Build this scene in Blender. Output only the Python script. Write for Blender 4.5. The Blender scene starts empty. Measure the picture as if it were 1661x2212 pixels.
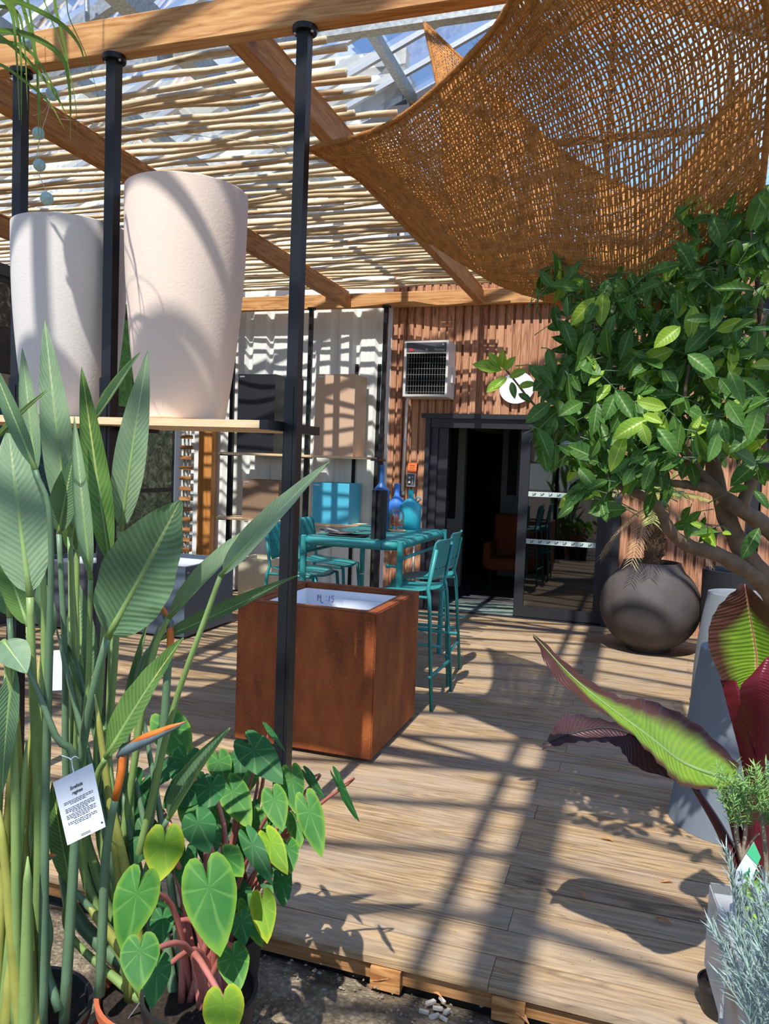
import bpy, bmesh, math, random
import numpy as np
from mathutils import Vector, Matrix, Quaternion
random.seed(7)
S = bpy.context.scene
COL = S.collection
PI = math.pi
V = Vector
# ------------------------------------------------------------------ camera
YAW, PIT, ROL, FPX = .317169, .060329, .0380942, 1674.0
CAM = V((0, 0, 1.57))
fw = V((-math.sin(YAW)*math.cos(PIT), math.cos(YAW)*math.cos(PIT), -math.sin(PIT)))
r0 = V((math.cos(YAW), math.sin(YAW), 0)); u0 = r0.cross(fw)
rt = math.cos(ROL)*r0 + math.sin(ROL)*u0
up = -math.sin(ROL)*r0 + math.cos(ROL)*u0
cd = bpy.data.cameras.new('camera'); cam = bpy.data.objects.new('camera', cd); COL.objects.link(cam)
cd.sensor_fit = 'VERTICAL'; cd.sensor_height = 24.0; cd.lens = FPX*24.0/2212
cd.clip_start = .02; cd.clip_end = 500
m = Matrix((rt, up, -fw)).transposed().to_4x4(); m.translation = CAM
cam.matrix_world = m
S.camera = cam

def ray(px, py):
    return fw + rt*((px-830.5)/FPX) - up*((py-1106)/FPX)
def at(px, py, Y):                      # the point of the plane y=Y seen at that place
    d = ray(px, py); return CAM + d*(Y/d.y)
def fl(px, py, z=0.):                   # the point of the level z seen at that place
    d = ray(px, py); return CAM + d*((z-CAM.z)/d.z)

# ------------------------------------------------------------------ helpers
WL = {}
def tag(o, label=None, cat=None, group=None, kind=None):
    if label: o['label'] = label
    if cat: o['category'] = cat
    if group: o['group'] = group
    if kind: o['kind'] = kind
    return o
def thing(name, label, cat, loc=(0, 0, 0), rotz=0, group=None):
    o = bpy.data.objects.new(name, None); COL.objects.link(o)
    o.empty_display_size = .1
    o.location = loc; o.rotation_euler = (0, 0, rotz); WL[o] = V(loc)
    return tag(o, label, cat, group)
def build(name, bm, mat, parent=None, smooth=False, bev=0, label=None, cat=None, group=None, kind=None, origin=None, solid=0, autos=None):
    me = bpy.data.meshes.new(name)
    if bev:
        bmesh.ops.bevel(bm, geom=[e for e in bm.edges], offset=bev, segments=2, affect='EDGES', profile=.6)
    bm.to_mesh(me); bm.free()
    if mat is not None:
        for mm in (mat if isinstance(mat, (list, tuple)) else [mat]): me.materials.append(mm)
    o = bpy.data.objects.new(name, me); COL.objects.link(o)
    if parent is not None:
        w = WL[parent]; me.transform(Matrix.Translation(-w)); o.parent = parent; WL[o] = w
    else:
        if origin is None:
            n = len(me.vertices)
            if n:
                co = np.empty(n*3); me.vertices.foreach_get('co', co); co = co.reshape(-1, 3)
                c = (co.min(0)+co.max(0))/2; origin = V((c[0], c[1], co[:, 2].min()))
            else: origin = V((0, 0, 0))
        origin = V(origin); me.transform(Matrix.Translation(-origin)); o.location = origin; WL[o] = origin
    if smooth:
        me.polygons.foreach_set('use_smooth', [True]*len(me.polygons))
        if autos:
            try: me.set_sharp_from_angle(angle=autos)
            except Exception: pass
    if solid:
        md = o.modifiers.new('Solidify', 'SOLIDIFY'); md.thickness = solid; md.offset = 0
    me.update()
    return tag(o, label, cat, group, kind)
def NB(): return bmesh.new()
def box(bm, x0, x1, y0, y1, z0, z1, mat=None, mi=0):
    vs = [bm.verts.new(c) for c in ((x0,y0,z0),(x1,y0,z0),(x1,y1,z0),(x0,y1,z0),(x0,y0,z1),(x1,y0,z1),(x1,y1,z1),(x0,y1,z1))]
    if mat is not None:
        for v in vs: v.co = mat @ v.co
    fs = []
    for f in ((0,3,2,1),(4,5,6,7),(0,1,5,4),(1,2,6,5),(2,3,7,6),(3,0,4,7)):
        q = bm.faces.new([vs[i] for i in f]); q.material_index = mi; fs.append(q)
    return fs
def frame_of(d):
    d = d.normalized(); a = V((0, 0, 1)) if abs(d.z) < .9 else V((1, 0, 0))
    s = d.cross(a).normalized(); return s, s.cross(d).normalized()
def bar(bm, a, b, w, h, mi=0):           # rectangular bar from a to b
    a, b = V(a), V(b); d = (b-a).normalized()
    up_ = V((0, 0, 1)) if abs(d.z) < .95 else V((0, 1, 0))
    s = d.cross(up_).normalized()*w/2; t = s.cross(d).normalized()*h/2
    vs = [bm.verts.new(p+q) for p in (a, b) for q in (-s-t, s-t, s+t, -s+t)]
    for f in ((3,2,1,0),(4,5,6,7),(0,1,5,4),(1,2,6,5),(2,3,7,6),(3,0,4,7)):
        bm.faces.new([vs[i] for i in f]).material_index = mi
def tube(bm, pts, r, n=8, cap=True, mi=0, uvl=None):
    pts = [V(p) for p in pts]; N = len(pts)
    rr = r if isinstance(r, (list, tuple)) else [r]*N
    rings = []; prev = None
    for i, p in enumerate(pts):
        d = (pts[min(i+1, N-1)]-pts[max(i-1, 0)])
        if d.length < 1e-9: d = V((0, 0, 1))
        d.normalize()
        if prev is None: s, t = frame_of(d)
        else:
            s = (prev - d*prev.dot(d))
            if s.length < 1e-6: s, t = frame_of(d)
            s.normalize(); t = s.cross(d)
        prev = s
        rings.append([bm.verts.new(p + (s*math.cos(a)+t*math.sin(a))*rr[i]) for a in [2*PI*k/n for k in range(n)]])
    for i in range(N-1):
        for k in range(n):
            f = bm.faces.new((rings[i][k], rings[i+1][k], rings[i+1][(k+1) % n], rings[i][(k+1) % n])); f.material_index = mi
    if cap and n > 2:
        bm.faces.new(rings[0]).material_index = mi; bm.faces.new(rings[-1][::-1]).material_index = mi
def lathe(bm, prof, c, n=48, sx=1, sy=1, mi=0):
    c = V(c); rings = []
    for r, z in prof:
        if r < 1e-5: rings.append([bm.verts.new(c+V((0, 0, z)))])
        else: rings.append([bm.verts.new(c+V((r*sx*math.cos(2*PI*k/n), r*sy*math.sin(2*PI*k/n), z))) for k in range(n)])
    for a, b in zip(rings[:-1], rings[1:]):
        for k in range(n):
            k2 = (k+1) % n
            if len(a) == 1 and len(b) == 1: continue
            if len(a) == 1: f = bm.faces.new((a[0], b[k2], b[k]))
            elif len(b) == 1: f = bm.faces.new((a[k], a[k2], b[0]))
            else: f = bm.faces.new((a[k], a[k2], b[k2], b[k]))
            f.material_index = mi
def ball(bm, c, r, n=12, sx=1, sy=1, sz=1):
    lathe(bm, [(r*math.sin(PI*i/n), -r*sz*math.cos(PI*i/n)) for i in range(n+1)], c, 2*n, sx, sy)
def spl(pts, n):                          # Catmull-Rom through points
    P = [V(p) for p in pts]
    if len(P) < 3: return [P[0].lerp(P[-1], i/n) for i in range(n+1)]
    P = [2*P[0]-P[1]]+P+[2*P[-1]-P[-2]]; out = []; seg = len(P)-3
    for i in range(n+1):
        t = i/n*seg; k = min(int(t), seg-1); t -= k
        a, b, c, d = P[k:k+4]
        out.append(.5*((2*b)+(c-a)*t+(2*a-5*b+4*c-d)*t*t+(3*b-a-3*c+d)*t**3))
    return out
def copy_tree(o, parent=None):
    c = o.copy(); COL.objects.link(c)
    if parent is not None: c.parent = parent
    for ch in list(o.children): copy_tree(ch, c)
    return c

# ------------------------------------------------------------------ materials
def lin(h):
    h = h.lstrip('#'); c = [int(h[i:i+2], 16)/255 for i in (0, 2, 4)]
    return tuple((x/12.92 if x <= .04045 else ((x+.055)/1.055)**2.4) for x in c)+(1,)
def newmat(name):
    m = bpy.data.materials.new(name); m.use_nodes = True
    nt = m.node_tree; return m, nt, nt.nodes, nt.links, nt.nodes['Principled BSDF']
def N_(nd, t, **k):
    n = nd.new(t)
    for a, b in k.items():
        if a in ('noise_dimensions', 'operation', 'blend_type', 'data_type', 'attribute_name', 'wave_type', 'bands_direction', 'feature', 'distance', 'wave_profile', 'vector_type', 'gradient_type'): setattr(n, a, b)
        else: n.inputs[a].default_value = b
    return n
def ramp(nd, stops):
    r = nd.new('ShaderNodeValToRGB'); e = r.color_ramp.elements
    while len(e) > 1: e.remove(e[-1])
    e[0].position = stops[0][0]; e[0].color = stops[0][1]
    for p, c in stops[1:]:
        q = e.new(p); q.color = c
    return r
def plain(name, col, rough=.5, metal=0, spec=.5, noise=0, nscale=20, bump=0, bscale=60, coat=0):
    m, nt, nd, lk, b = newmat(name)
    c = lin(col); b.inputs['Base Color'].default_value = c
    b.inputs['Roughness'].default_value = rough; b.inputs['Metallic'].default_value = metal
    b.inputs['Specular IOR Level'].default_value = spec; b.inputs['Coat Weight'].default_value = coat
    tc = nd.new('ShaderNodeTexCoord')
    if noise:
        n = N_(nd, 'ShaderNodeTexNoise', Scale=nscale, Detail=5.); lk.new(tc.outputs['Object'], n.inputs['Vector'])
        r = ramp(nd, [(.3, tuple(x*(1-noise) for x in c[:3])+(1,)), (.7, tuple(min(1, x*(1+noise)) for x in c[:3])+(1,))])
        lk.new(n.outputs['Fac'], r.inputs['Fac']); lk.new(r.outputs['Color'], b.inputs['Base Color'])
    if bump:
        n = N_(nd, 'ShaderNodeTexNoise', Scale=bscale, Detail=6.); lk.new(tc.outputs['Object'], n.inputs['Vector'])
        bp = N_(nd, 'ShaderNodeBump', Strength=bump, Distance=.01); lk.new(n.outputs['Fac'], bp.inputs['Height']); lk.new(bp.outputs['Normal'], b.inputs['Normal'])
    return m
def wood(name, dark, mid, light, axis=0, scale=1., rough=.65, knots=True, grey=None, greyamt=0, bump=.25, fine=60):
    """grain runs along axis; each face carries a random 'rnd' so boards differ"""
    m, nt, nd, lk, b = newmat(name)
    tc = nd.new('ShaderNodeTexCoord'); at_ = nd.new('ShaderNodeAttribute'); at_.attribute_name = 'rnd'
    mul = N_(nd, 'ShaderNodeVectorMath', operation='SCALE'); mul.inputs['Scale'].default_value = 23.0
    lk.new(at_.outputs['Vector'], mul.inputs[0])
    add = N_(nd, 'ShaderNodeVectorMath', operation='ADD'); lk.new(tc.outputs['Object'], add.inputs[0]); lk.new(mul.outputs[0], add.inputs[1])
    mp = nd.new('ShaderNodeMapping'); sc = [9*scale]*3; sc[axis] = .9*scale; mp.inputs['Scale'].default_value = sc
    lk.new(add.outputs[0], mp.inputs['Vector'])
    n1 = N_(nd, 'ShaderNodeTexNoise', Scale=1.2, Detail=4., Distortion=.6); lk.new(mp.outputs[0], n1.inputs['Vector'])
    # rings made from the noise: repeated level lines give the flat-sawn figure
    mm = N_(nd, 'ShaderNodeMath', operation='MULTIPLY'); mm.inputs[1].default_value = 9.0; lk.new(n1.outputs['Fac'], mm.inputs[0])
    fr = N_(nd, 'ShaderNodeMath', operation='PINGPONG'); fr.inputs[1].default_value = .5; lk.new(mm.outputs[0], fr.inputs[0])
    mp2 = nd.new('ShaderNodeMapping'); sc = [fine*scale]*3; sc[axis] = 2.2*scale; mp2.inputs['Scale'].default_value = sc
    lk.new(add.outputs[0], mp2.inputs['Vector'])
    n2 = N_(nd, 'ShaderNodeTexNoise', Scale=1.5, Detail=3.); lk.new(mp2.outputs[0], n2.inputs['Vector'])
    s = N_(nd, 'ShaderNodeMath', operation='MULTIPLY_ADD'); s.inputs[1].default_value = .55; lk.new(fr.outputs[0], s.inputs[0])
    t = N_(nd, 'ShaderNodeMath', operation='MULTIPLY'); t.inputs[1].default_value = .62; lk.new(n2.outputs['Fac'], t.inputs[0]); lk.new(t.outputs[0], s.inputs[2])
    # board-to-board shift
    sh = N_(nd, 'ShaderNodeMath', operation='MULTIPLY_ADD'); sh.inputs[1].default_value = .30; lk.new(at_.outputs['Fac'], sh.inputs[0]); lk.new(s.outputs[0], sh.inputs[2])
    sb = N_(nd, 'ShaderNodeMath', operation='SUBTRACT'); sb.inputs[1].default_value = .13; lk.new(sh.outputs[0], sb.inputs[0])
    r = ramp(nd, [(.18, lin(dark)), (.46, lin(mid)), (.8, lin(light))]); lk.new(sb.outputs[0], r.inputs['Fac'])
    out = r.outputs['Color']
    if grey:
        n3 = N_(nd, 'ShaderNodeTexNoise', Scale=1.6, Detail=6., Roughness=.65); 
        mp3 = nd.new('ShaderNodeMapping'); sc = [2.6]*3; sc[axis] = .9; mp3.inputs['Scale'].default_value = sc
        lk.new(add.outputs[0], mp3.inputs['Vector']); lk.new(mp3.outputs[0], n3.inputs['Vector'])
        r3 = ramp(nd, [(.42, (0, 0, 0, 1)), (.62, (greyamt,)*3+(1,))]); lk.new(n3.outputs['Fac'], r3.inputs['Fac'])
        mx = N_(nd, 'ShaderNodeMixRGB'); mx.inputs['Color2'].default_value = lin(grey)
        lk.new(r3.outputs['Color'], mx.inputs['Fac']); lk.new(out, mx.inputs['Color1']); out = mx.outputs['Color']
    if knots:
        vo = N_(nd, 'ShaderNodeTexVoronoi', Scale=1.); mp4 = nd.new('ShaderNodeMapping'); sc = [3.4*scale]*3; sc[axis] = 1.3*scale
        mp4.inputs['Scale'].default_value = sc; lk.new(add.outputs[0], mp4.inputs['Vector']); lk.new(mp4.outputs[0], vo.inputs['Vector'])
        rk = ramp(nd, [(.035, (.75, .75, .75, 1)), (.10, (0, 0, 0, 1))]); lk.new(vo.outputs['Distance'], rk.inputs['Fac'])
        mk = N_(nd, 'ShaderNodeMixRGB'); mk.inputs['Color2'].default_value = tuple(x*.5 for x in lin(dark)[:3])+(1,)
        lk.new(rk.outputs['Color'], mk.inputs['Fac']); lk.new(out, mk.inputs['Color1']); out = mk.outputs['Color']
    lk.new(out, b.inputs['Base Color'])
    b.inputs['Roughness'].default_value = rough; b.inputs['Specular IOR Level'].default_value = .3
    bp = N_(nd, 'ShaderNodeBump', Strength=bump, Distance=.004); lk.new(s.outputs[0], bp.inputs['Height']); lk.new(bp.outputs['Normal'], b.inputs['Normal'])
    return m
def leafmat(name, base, dark, vein, veinfreq=26, edge=None, back=None, trans=.35, rough=.38, yellow=None, radial=False, bump=.5, midw=.035, coat=.0, tipdark=False):
    """leaf blade: u across the blade, v along it; side veins are fine ribs; the underside may have its own colour"""
    m, nt, nd, lk, b = newmat(name)
    uv = nd.new('ShaderNodeUVMap'); sx = nd.new('ShaderNodeSeparateXYZ'); lk.new(uv.outputs['UV'], sx.inputs[0])
    a = N_(nd, 'ShaderNodeMath', operation='SUBTRACT'); a.inputs[1].default_value = .5; lk.new(sx.outputs['X'], a.inputs[0])
    ab = N_(nd, 'ShaderNodeMath', operation='ABSOLUTE'); lk.new(a.outputs[0], ab.inputs[0])
    tc = nd.new('ShaderNodeTexCoord')
    ns = N_(nd, 'ShaderNodeTexNoise', Scale=9., Detail=4.); lk.new(tc.outputs['Object'], ns.inputs['Vector'])
    if radial:
        b2 = N_(nd, 'ShaderNodeMath', operation='SUBTRACT'); b2.inputs[1].default_value = .5; lk.new(sx.outputs['Y'], b2.inputs[0])
        an = N_(nd, 'ShaderNodeMath', operation='ARCTAN2'); lk.new(a.outputs[0], an.inputs[0]); lk.new(b2.outputs[0], an.inputs[1])
        w = N_(nd, 'ShaderNodeMath', operation='MULTIPLY'); w.inputs[1].default_value = veinfreq; lk.new(an.outputs[0], w.inputs[0])
    else:
        k = N_(nd, 'ShaderNodeMath', operation='MULTIPLY_ADD'); k.inputs[1].default_value = -.28; lk.new(ab.outputs[0], k.inputs[0]); lk.new(sx.outputs['Y'], k.inputs[2])
        w = N_(nd, 'ShaderNodeMath', operation='MULTIPLY'); w.inputs[1].default_value = veinfreq*2*PI; lk.new(k.outputs[0], w.inputs[0])
    w2 = N_(nd, 'ShaderNodeMath', operation='MULTIPLY_ADD'); w2.inputs[1].default_value = 2.2; lk.new(ns.outputs['Fac'], w2.inputs[0]); lk.new(w.outputs[0], w2.inputs[2])
    sn = N_(nd, 'ShaderNodeMath', operation='COSINE'); lk.new(w2.outputs[0], sn.inputs[0])
    vr = ramp(nd, [(.2, (0, 0, 0, 1)), (1., (1, 1, 1, 1))]) if not radial else ramp(nd, [(.9, (0, 0, 0, 1)), (1., (1, 1, 1, 1))])
    s01 = N_(nd, 'ShaderNodeMath', operation='MULTIPLY_ADD'); s01.inputs[1].default_value = .5; s01.inputs[2].default_value = .5
    lk.new(sn.outputs[0], s01.inputs[0]); lk.new(s01.outputs[0], vr.inputs['Fac'])
    # blade colour
    br = ramp(nd, [(.3, lin(dark)), (.68, lin(base))]); lk.new(ns.outputs['Fac'], br.inputs['Fac'])
    mx = N_(nd, 'ShaderNodeMixRGB'); mx.inputs['Color2'].default_value = lin(vein)
    vs = N_(nd, 'ShaderNodeMath', operation='MULTIPLY'); vs.inputs[1].default_value = .13 if not radial else .30; lk.new(vr.outputs['Color'], vs.inputs[0]); lk.new(vs.outputs[0], mx.inputs['Fac'])
    lk.new(br.outputs['Color'], mx.inputs['Color1']); out = mx.outputs['Color']
    if edge or yellow:
        er = ramp(nd, [(.30 if edge and not radial else .39, (0, 0, 0, 1)), (.47 if not radial else .54, (.95,)*3+(1,))])
        if radial:
            q = N_(nd, 'ShaderNodeAttribute'); q.attribute_name = 'rim'; en = N_(nd, 'ShaderNodeMath', operation='MULTIPLY'); en.inputs[1].default_value = .5
            lk.new(q.outputs['Fac'], en.inputs[0])
        else: en = N_(nd, 'ShaderNodeMath', operation='ADD'); en.inputs[1].default_value = 0; lk.new(ab.outputs[0], en.inputs[0])
        if tipdark:   # the blade turns maroon towards its tip and margins
            tv = N_(nd, 'ShaderNodeMath', operation='SUBTRACT'); tv.inputs[0].default_value = .40; lk.new(sx.outputs['Y'], tv.inputs[1])
            tm0 = N_(nd, 'ShaderNodeMath', operation='MAXIMUM'); tm0.inputs[1].default_value = 0; lk.new(tv.outputs[0], tm0.inputs[0])
            te = N_(nd, 'ShaderNodeMath', operation='MULTIPLY_ADD'); te.inputs[1].default_value = 1.4; lk.new(tm0.outputs[0], te.inputs[0]); lk.new(en.outputs[0], te.inputs[2])
            te2 = N_(nd, 'ShaderNodeMath', operation='ADD'); te2.inputs[1].default_value = .07; lk.new(te.outputs[0], te2.inputs[0]); en = te2
        nz = N_(nd, 'ShaderNodeMath', operation='MULTIPLY_ADD'); nz.inputs[1].default_value = .22; lk.new(ns.outputs['Fac'], nz.inputs[0]); lk.new(en.outputs[0], nz.inputs[2])
        n5 = N_(nd, 'ShaderNodeMath', operation='SUBTRACT'); n5.inputs[1].default_value = .11; lk.new(nz.outputs[0], n5.inputs[0]); lk.new(n5.outputs[0], er.inputs['Fac'])
        me_ = N_(nd, 'ShaderNodeMixRGB'); me_.inputs['Color2'].default_value = lin(edge or yellow); lk.new(er.outputs['Color'], me_.inputs['Fac']); lk.new(out, me_.inputs['Color1']); out = me_.outputs['Color']
    if not radial:
        mr = ramp(nd, [(midw*.5, (1, 1, 1, 1)), (midw, (0, 0, 0, 1))]); lk.new(ab.outputs[0], mr.inputs['Fac'])
        mm = N_(nd, 'ShaderNodeMixRGB'); mm.inputs['Color2'].default_value = lin(vein); lk.new(mr.outputs['Color'], mm.inputs['Fac']); lk.new(out, mm.inputs['Color1']); out = mm.outputs['Color']
    if back:
        ge = nd.new('ShaderNodeNewGeometry'); mb = N_(nd, 'ShaderNodeMixRGB'); mb.inputs['Color2'].default_value = lin(back)
        bf = N_(nd, 'ShaderNodeMath', operation='MULTIPLY'); bf.inputs[1].default_value = .9; lk.new(ge.outputs['Backfacing'], bf.inputs[0])
        lk.new(bf.outputs[0], mb.inputs['Fac']); lk.new(out, mb.inputs['Color1']); out = mb.outputs['Color']
    lk.new(out, b.inputs['Base Color']); b.inputs['Roughness'].default_value = rough; b.inputs['Specular IOR Level'].default_value = .3
    b.inputs['Coat Weight'].default_value = coat
    bp = N_(nd, 'ShaderNodeBump', Strength=bump*.45, Distance=.004); lk.new(s01.outputs[0], bp.inputs['Height']); lk.new(bp.outputs['Normal'], b.inputs['Normal'])
    tr = nd.new('ShaderNodeBsdfTranslucent'); tm = N_(nd, 'ShaderNodeMixRGB'); tm.blend_type = 'MULTIPLY'; tm.inputs['Fac'].default_value = 1; tm.inputs['Color2'].default_value = (1.25, 1.3, .45, 1)
    lk.new(out, tm.inputs['Color1']); lk.new(tm.outputs['Color'], tr.inputs['Color'])
    ms = nd.new('ShaderNodeMixShader'); ms.inputs['Fac'].default_value = trans
    lk.new(b.outputs[0], ms.inputs[1]); lk.new(tr.outputs[0], ms.inputs[2]); lk.new(ms.outputs[0], nd['Material Output'].inputs['Surface'])
    return m
def glassmat(name, tint=(.97, .985, 1, 1), refl=.06, dirt=.0, rough=.02):
    m, nt, nd, lk, b = newmat(name); nd.remove(b)
    t = nd.new('ShaderNodeBsdfTransparent'); t.inputs['Color'].default_value = tint
    g = nd.new('ShaderNodeBsdfGlossy'); g.inputs['Roughness'].default_value = rough
    f = nd.new('ShaderNodeFresnel'); f.inputs['IOR'].default_value = 1.45
    mu = N_(nd, 'ShaderNodeMath', operation='MULTIPLY_ADD'); mu.inputs[1].default_value = .6; mu.inputs[2].default_value = refl; lk.new(f.outputs[0], mu.inputs[0])
    ms = nd.new('ShaderNodeMixShader'); lk.new(mu.outputs[0], ms.inputs['Fac']); lk.new(t.outputs[0], ms.inputs[1]); lk.new(g.outputs[0], ms.inputs[2])
    o = ms.outputs[0]
    if dirt:
        d = nd.new('ShaderNodeBsdfTranslucent'); d.inputs['Color'].default_value = (.9, .95, 1, 1)
        tc = nd.new('ShaderNodeTexCoord'); n = N_(nd, 'ShaderNodeTexNoise', Scale=2.2, Detail=7.); lk.new(tc.outputs['Object'], n.inputs['Vector'])
        r = ramp(nd, [(.4, (dirt*.3,)*3+(1,)), (.75, (dirt,)*3+(1,))]); lk.new(n.outputs['Fac'], r.inputs['Fac'])
        m2 = nd.new('ShaderNodeMixShader'); lk.new(r.outputs['Color'], m2.inputs['Fac']); lk.new(o, m2.inputs[1]); lk.new(d.outputs[0], m2.inputs[2]); o = m2.outputs[0]
    lk.new(o, nd['Material Output'].inputs['Surface'])
    return m
M = {}
M['beam'] = wood('pine_beam', '#8f5d34', '#c28d57', '#dcb07a', 0, .8, .6, bump=.15)
M['beam_y'] = wood('pine_rafter', '#80502e', '#b07a48', '#c9965e', 1, .8, .6, bump=.15)
M['beam_z'] = wood('pine_post', '#8a5226', '#bb7a3c', '#cf9353', 2, .8, .6, bump=.15)
M['plank'] = wood('pale_shelf_wood', '#cfa678', '#e2c096', '#ecd0a8', 0, 1.2, .55, knots=False, bump=.05)
M['deck'] = wood('weathered_deck', '#66503b', '#9c815f', '#c0a37c', 0, 1., .8, grey='#a09281', greyamt=.5, bump=.5)
M['deckside'] = wood('deck_edge_wood', '#6a4526', '#976b41', '#b48a5e', 0, 1., .8, bump=.4)
M['larch'] = wood('larch_cladding', '#7b4a35', '#b27f60', '#cf9f7c', 2, 1., .7, bump=.35)
M['larchdark'] = wood('larch_recess', '#4d2c20', '#6b4230', '#875a40', 2, 1., .8, bump=.2)
M['pole'] = wood('peeled_stick', '#b39a78', '#ddc8a4', '#efe1c3', 0, 1.6, .6, knots=True, bump=.2)
M['black'] = plain('black_powder_coat', '#1b1d22', .38, .3, .5, bump=.05)
M['blackm'] = plain('black_matt', '#141518', .6)
M['dframe'] = plain('anthracite_frame', '#292a2f', .45, .2)
M['white'] = plain('white_painted_metal', '#e9ebe6', .45, 0, .4, noise=.03, nscale=3)
M['whitetrim'] = plain('white_trim', '#e6e8e8', .5)
M['galv'] = plain('galvanised_steel', '#a9b0b2', .45, .6, .5, noise=.25, nscale=40)
M['alu'] = plain('mill_aluminium', '#c3c8cc', .4, .6)
M['teal'] = plain('teal_powder_coat', '#2d8785', .42, 0, .5, bump=.03, bscale=200)
M['bigpot'] = plain('off_white_plastic', '#ead6c6', .55, 0, .35, bump=.12, bscale=90)
M['bigpot2'] = plain('grey_white_plastic', '#d9d3ce', .55, 0, .35, bump=.12, bscale=90)
M['liner'] = plain('white_liner', '#e8edf4', .5)
M['paper'] = plain('paper', '#dfe6f0', .7)
M['ink'] = plain('dark_ink', '#2b2d38', .7)
M['blueink'] = plain('blue_ink', '#2c4fa8', .7)
M['soil'] = plain('potting_soil', '#2b2019', .95, noise=.6, nscale=90, bump=1., bscale=80)
M['terracotta'] = plain('terracotta', '#b7603e', .8, noise=.12, nscale=15)
M['blackpot'] = plain('black_plastic_pot', '#1c1d1f', .5, bump=.05)
M['stonepot'] = plain('dark_stone_pot', '#4b4442', .75, noise=.22, nscale=6, bump=.15, bscale=40)
M['bluegrey'] = plain('blue_grey_fibre', '#6e7881', .65, noise=.08, nscale=5)
M['palegrey'] = plain('mid_grey_fibre', '#7d8286', .6, noise=.06, nscale=5)
M['ink_black'] = plain('near_black_fibre', '#1a1c20', .6)
M['cubeblack'] = plain('black_cube', '#1e2128', .5)
M['cubebeige'] = plain('beige_cube', '#c9a98d', .6)
M['cubetan'] = plain('taupe_cube', '#8b7058', .6)
M['cubeturq'] = plain('turquoise_cube', '#4db2cf', .55)
M['cubecream'] = plain('cream_stone_cube', '#d8cdae', .8, noise=.08, nscale=50)
M['greyplanter'] = plain('grey_metal_planter', '#5d6c7c', .35, .2, .5)
M['greyside'] = plain('grey_planter', '#4a4d55', .5)
M['bluebot'] = plain('blue_ceramic', '#1d4f88', .45)
M['bluebot2'] = plain('bright_blue_ceramic', '#3f7bd0', .45)
M['turqbot'] = plain('turquoise_ceramic', '#2a9fb0', .4)
M['orange'] = plain('orange_sign', '#e8702e', .5)
M['red'] = plain('red_logo', '#b4323c', .5)
M['steelbox'] = plain('brushed_steel', '#a9abad', .35, .7)
M['darkpanel'] = plain('dark_grey_panel', '#4a4c52', .45)
M['heater'] = plain('heater_enamel', '#cfcdc9', .45)
M['conduit'] = plain('white_conduit', '#d9dad6', .5)
M['roomwall'] = plain('interior_wall', '#aeb2ae', .8)
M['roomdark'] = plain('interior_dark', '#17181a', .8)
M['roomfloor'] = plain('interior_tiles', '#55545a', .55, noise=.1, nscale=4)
M['armchair'] = plain('rust_velvet', '#8f4a2c', .9)
M['coral'] = plain('dried_coral_branch', '#c4693e', .7, noise=.3, nscale=60)
M['balls'] = plain('pale_blue_thread', '#a9cdd0', .8, noise=.2, nscale=60, bump=.8, bscale=90)
M['string'] = plain('string', '#c9c2b2', .8)
M['bark'] = plain('citrus_bark', '#6d5a48', .85, noise=.3, nscale=18, bump=.6, bscale=40)
M['palmbark'] = plain('palm_bark', '#6f543b', .95, noise=.5, nscale=60, bump=1., bscale=50)
M['jute'] = plain('jute_yarn', '#cc8f4e', .9, noise=.25, nscale=30, bump=.6, bscale=300)
M['rope'] = plain('rope_hem', '#bd7f40', .95, noise=.25, nscale=60, bump=1., bscale=200)
M['petiole'] = plain('green_petiole', '#7f9a58', .45, noise=.18, nscale=7, bump=.1)
M['petiole2'] = plain('grey_green_petiole', '#5f7c5c', .45, noise=.2, nscale=7, bump=.1)
M['petbase'] = plain('yellow_green_sheath', '#98994a', .5, noise=.25, nscale=9)
M['pinkpet'] = plain('pink_brown_petiole', '#a9655a', .45, noise=.2, nscale=12)
M['flower'] = plain('orange_spathe', '#d9752f', .5, noise=.25, nscale=20)
M['spathe'] = plain('grey_spathe', '#66767a', .5, noise=.2, nscale=20)
M['clearbox'] = None
M['glass'] = glassmat('roof_glass', refl=.01, dirt=.03)
M['doorglass'] = glassmat('door_glass', (.5, .53, .55, 1), .07)
M['bell'] = glassmat('bell_glass', (.95, .97, .98, 1), .05)
def corten():
    m, nt, nd, lk, b = newmat('corten_steel')
    tc = nd.new('ShaderNodeTexCoord')
    n = N_(nd, 'ShaderNodeTexNoise', Scale=3.5, Detail=8., Roughness=.6); mp = nd.new('ShaderNodeMapping'); mp.inputs['Scale'].default_value = (1.6, 1.6, .6)
    lk.new(tc.outputs['Object'], mp.inputs[0]); lk.new(mp.outputs[0], n.inputs['Vector'])
    r = ramp(nd, [(.3, lin('#5a2b16')), (.5, lin('#83431f')), (.7, lin('#a05a2a'))]); lk.new(n.outputs['Fac'], r.inputs['Fac'])
    n2 = N_(nd, 'ShaderNodeTexNoise', Scale=160., Detail=2.); lk.new(tc.outputs['Object'], n2.inputs['Vector'])
    r2 = ramp(nd, [(.58, (0, 0, 0, 1)), (.75, (.55, .55, .55, 1))]); lk.new(n2.outputs['Fac'], r2.inputs['Fac'])
    mx = N_(nd, 'ShaderNodeMixRGB'); mx.inputs['Color2'].default_value = lin('#c0763a'); lk.new(r2.outputs['Color'], mx.inputs['Fac']); lk.new(r.outputs['Color'], mx.inputs['Color1'])
    lk.new(mx.outputs['Color'], b.inputs['Base Color']); b.inputs['Roughness'].default_value = .62; b.inputs['Specular IOR Level'].default_value = .3
    bp = N_(nd, 'ShaderNodeBump', Strength=.25, Distance=.003); lk.new(n2.outputs['Fac'], bp.inputs['Height']); lk.new(bp.outputs['Normal'], b.inputs['Normal'])
    return m
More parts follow.
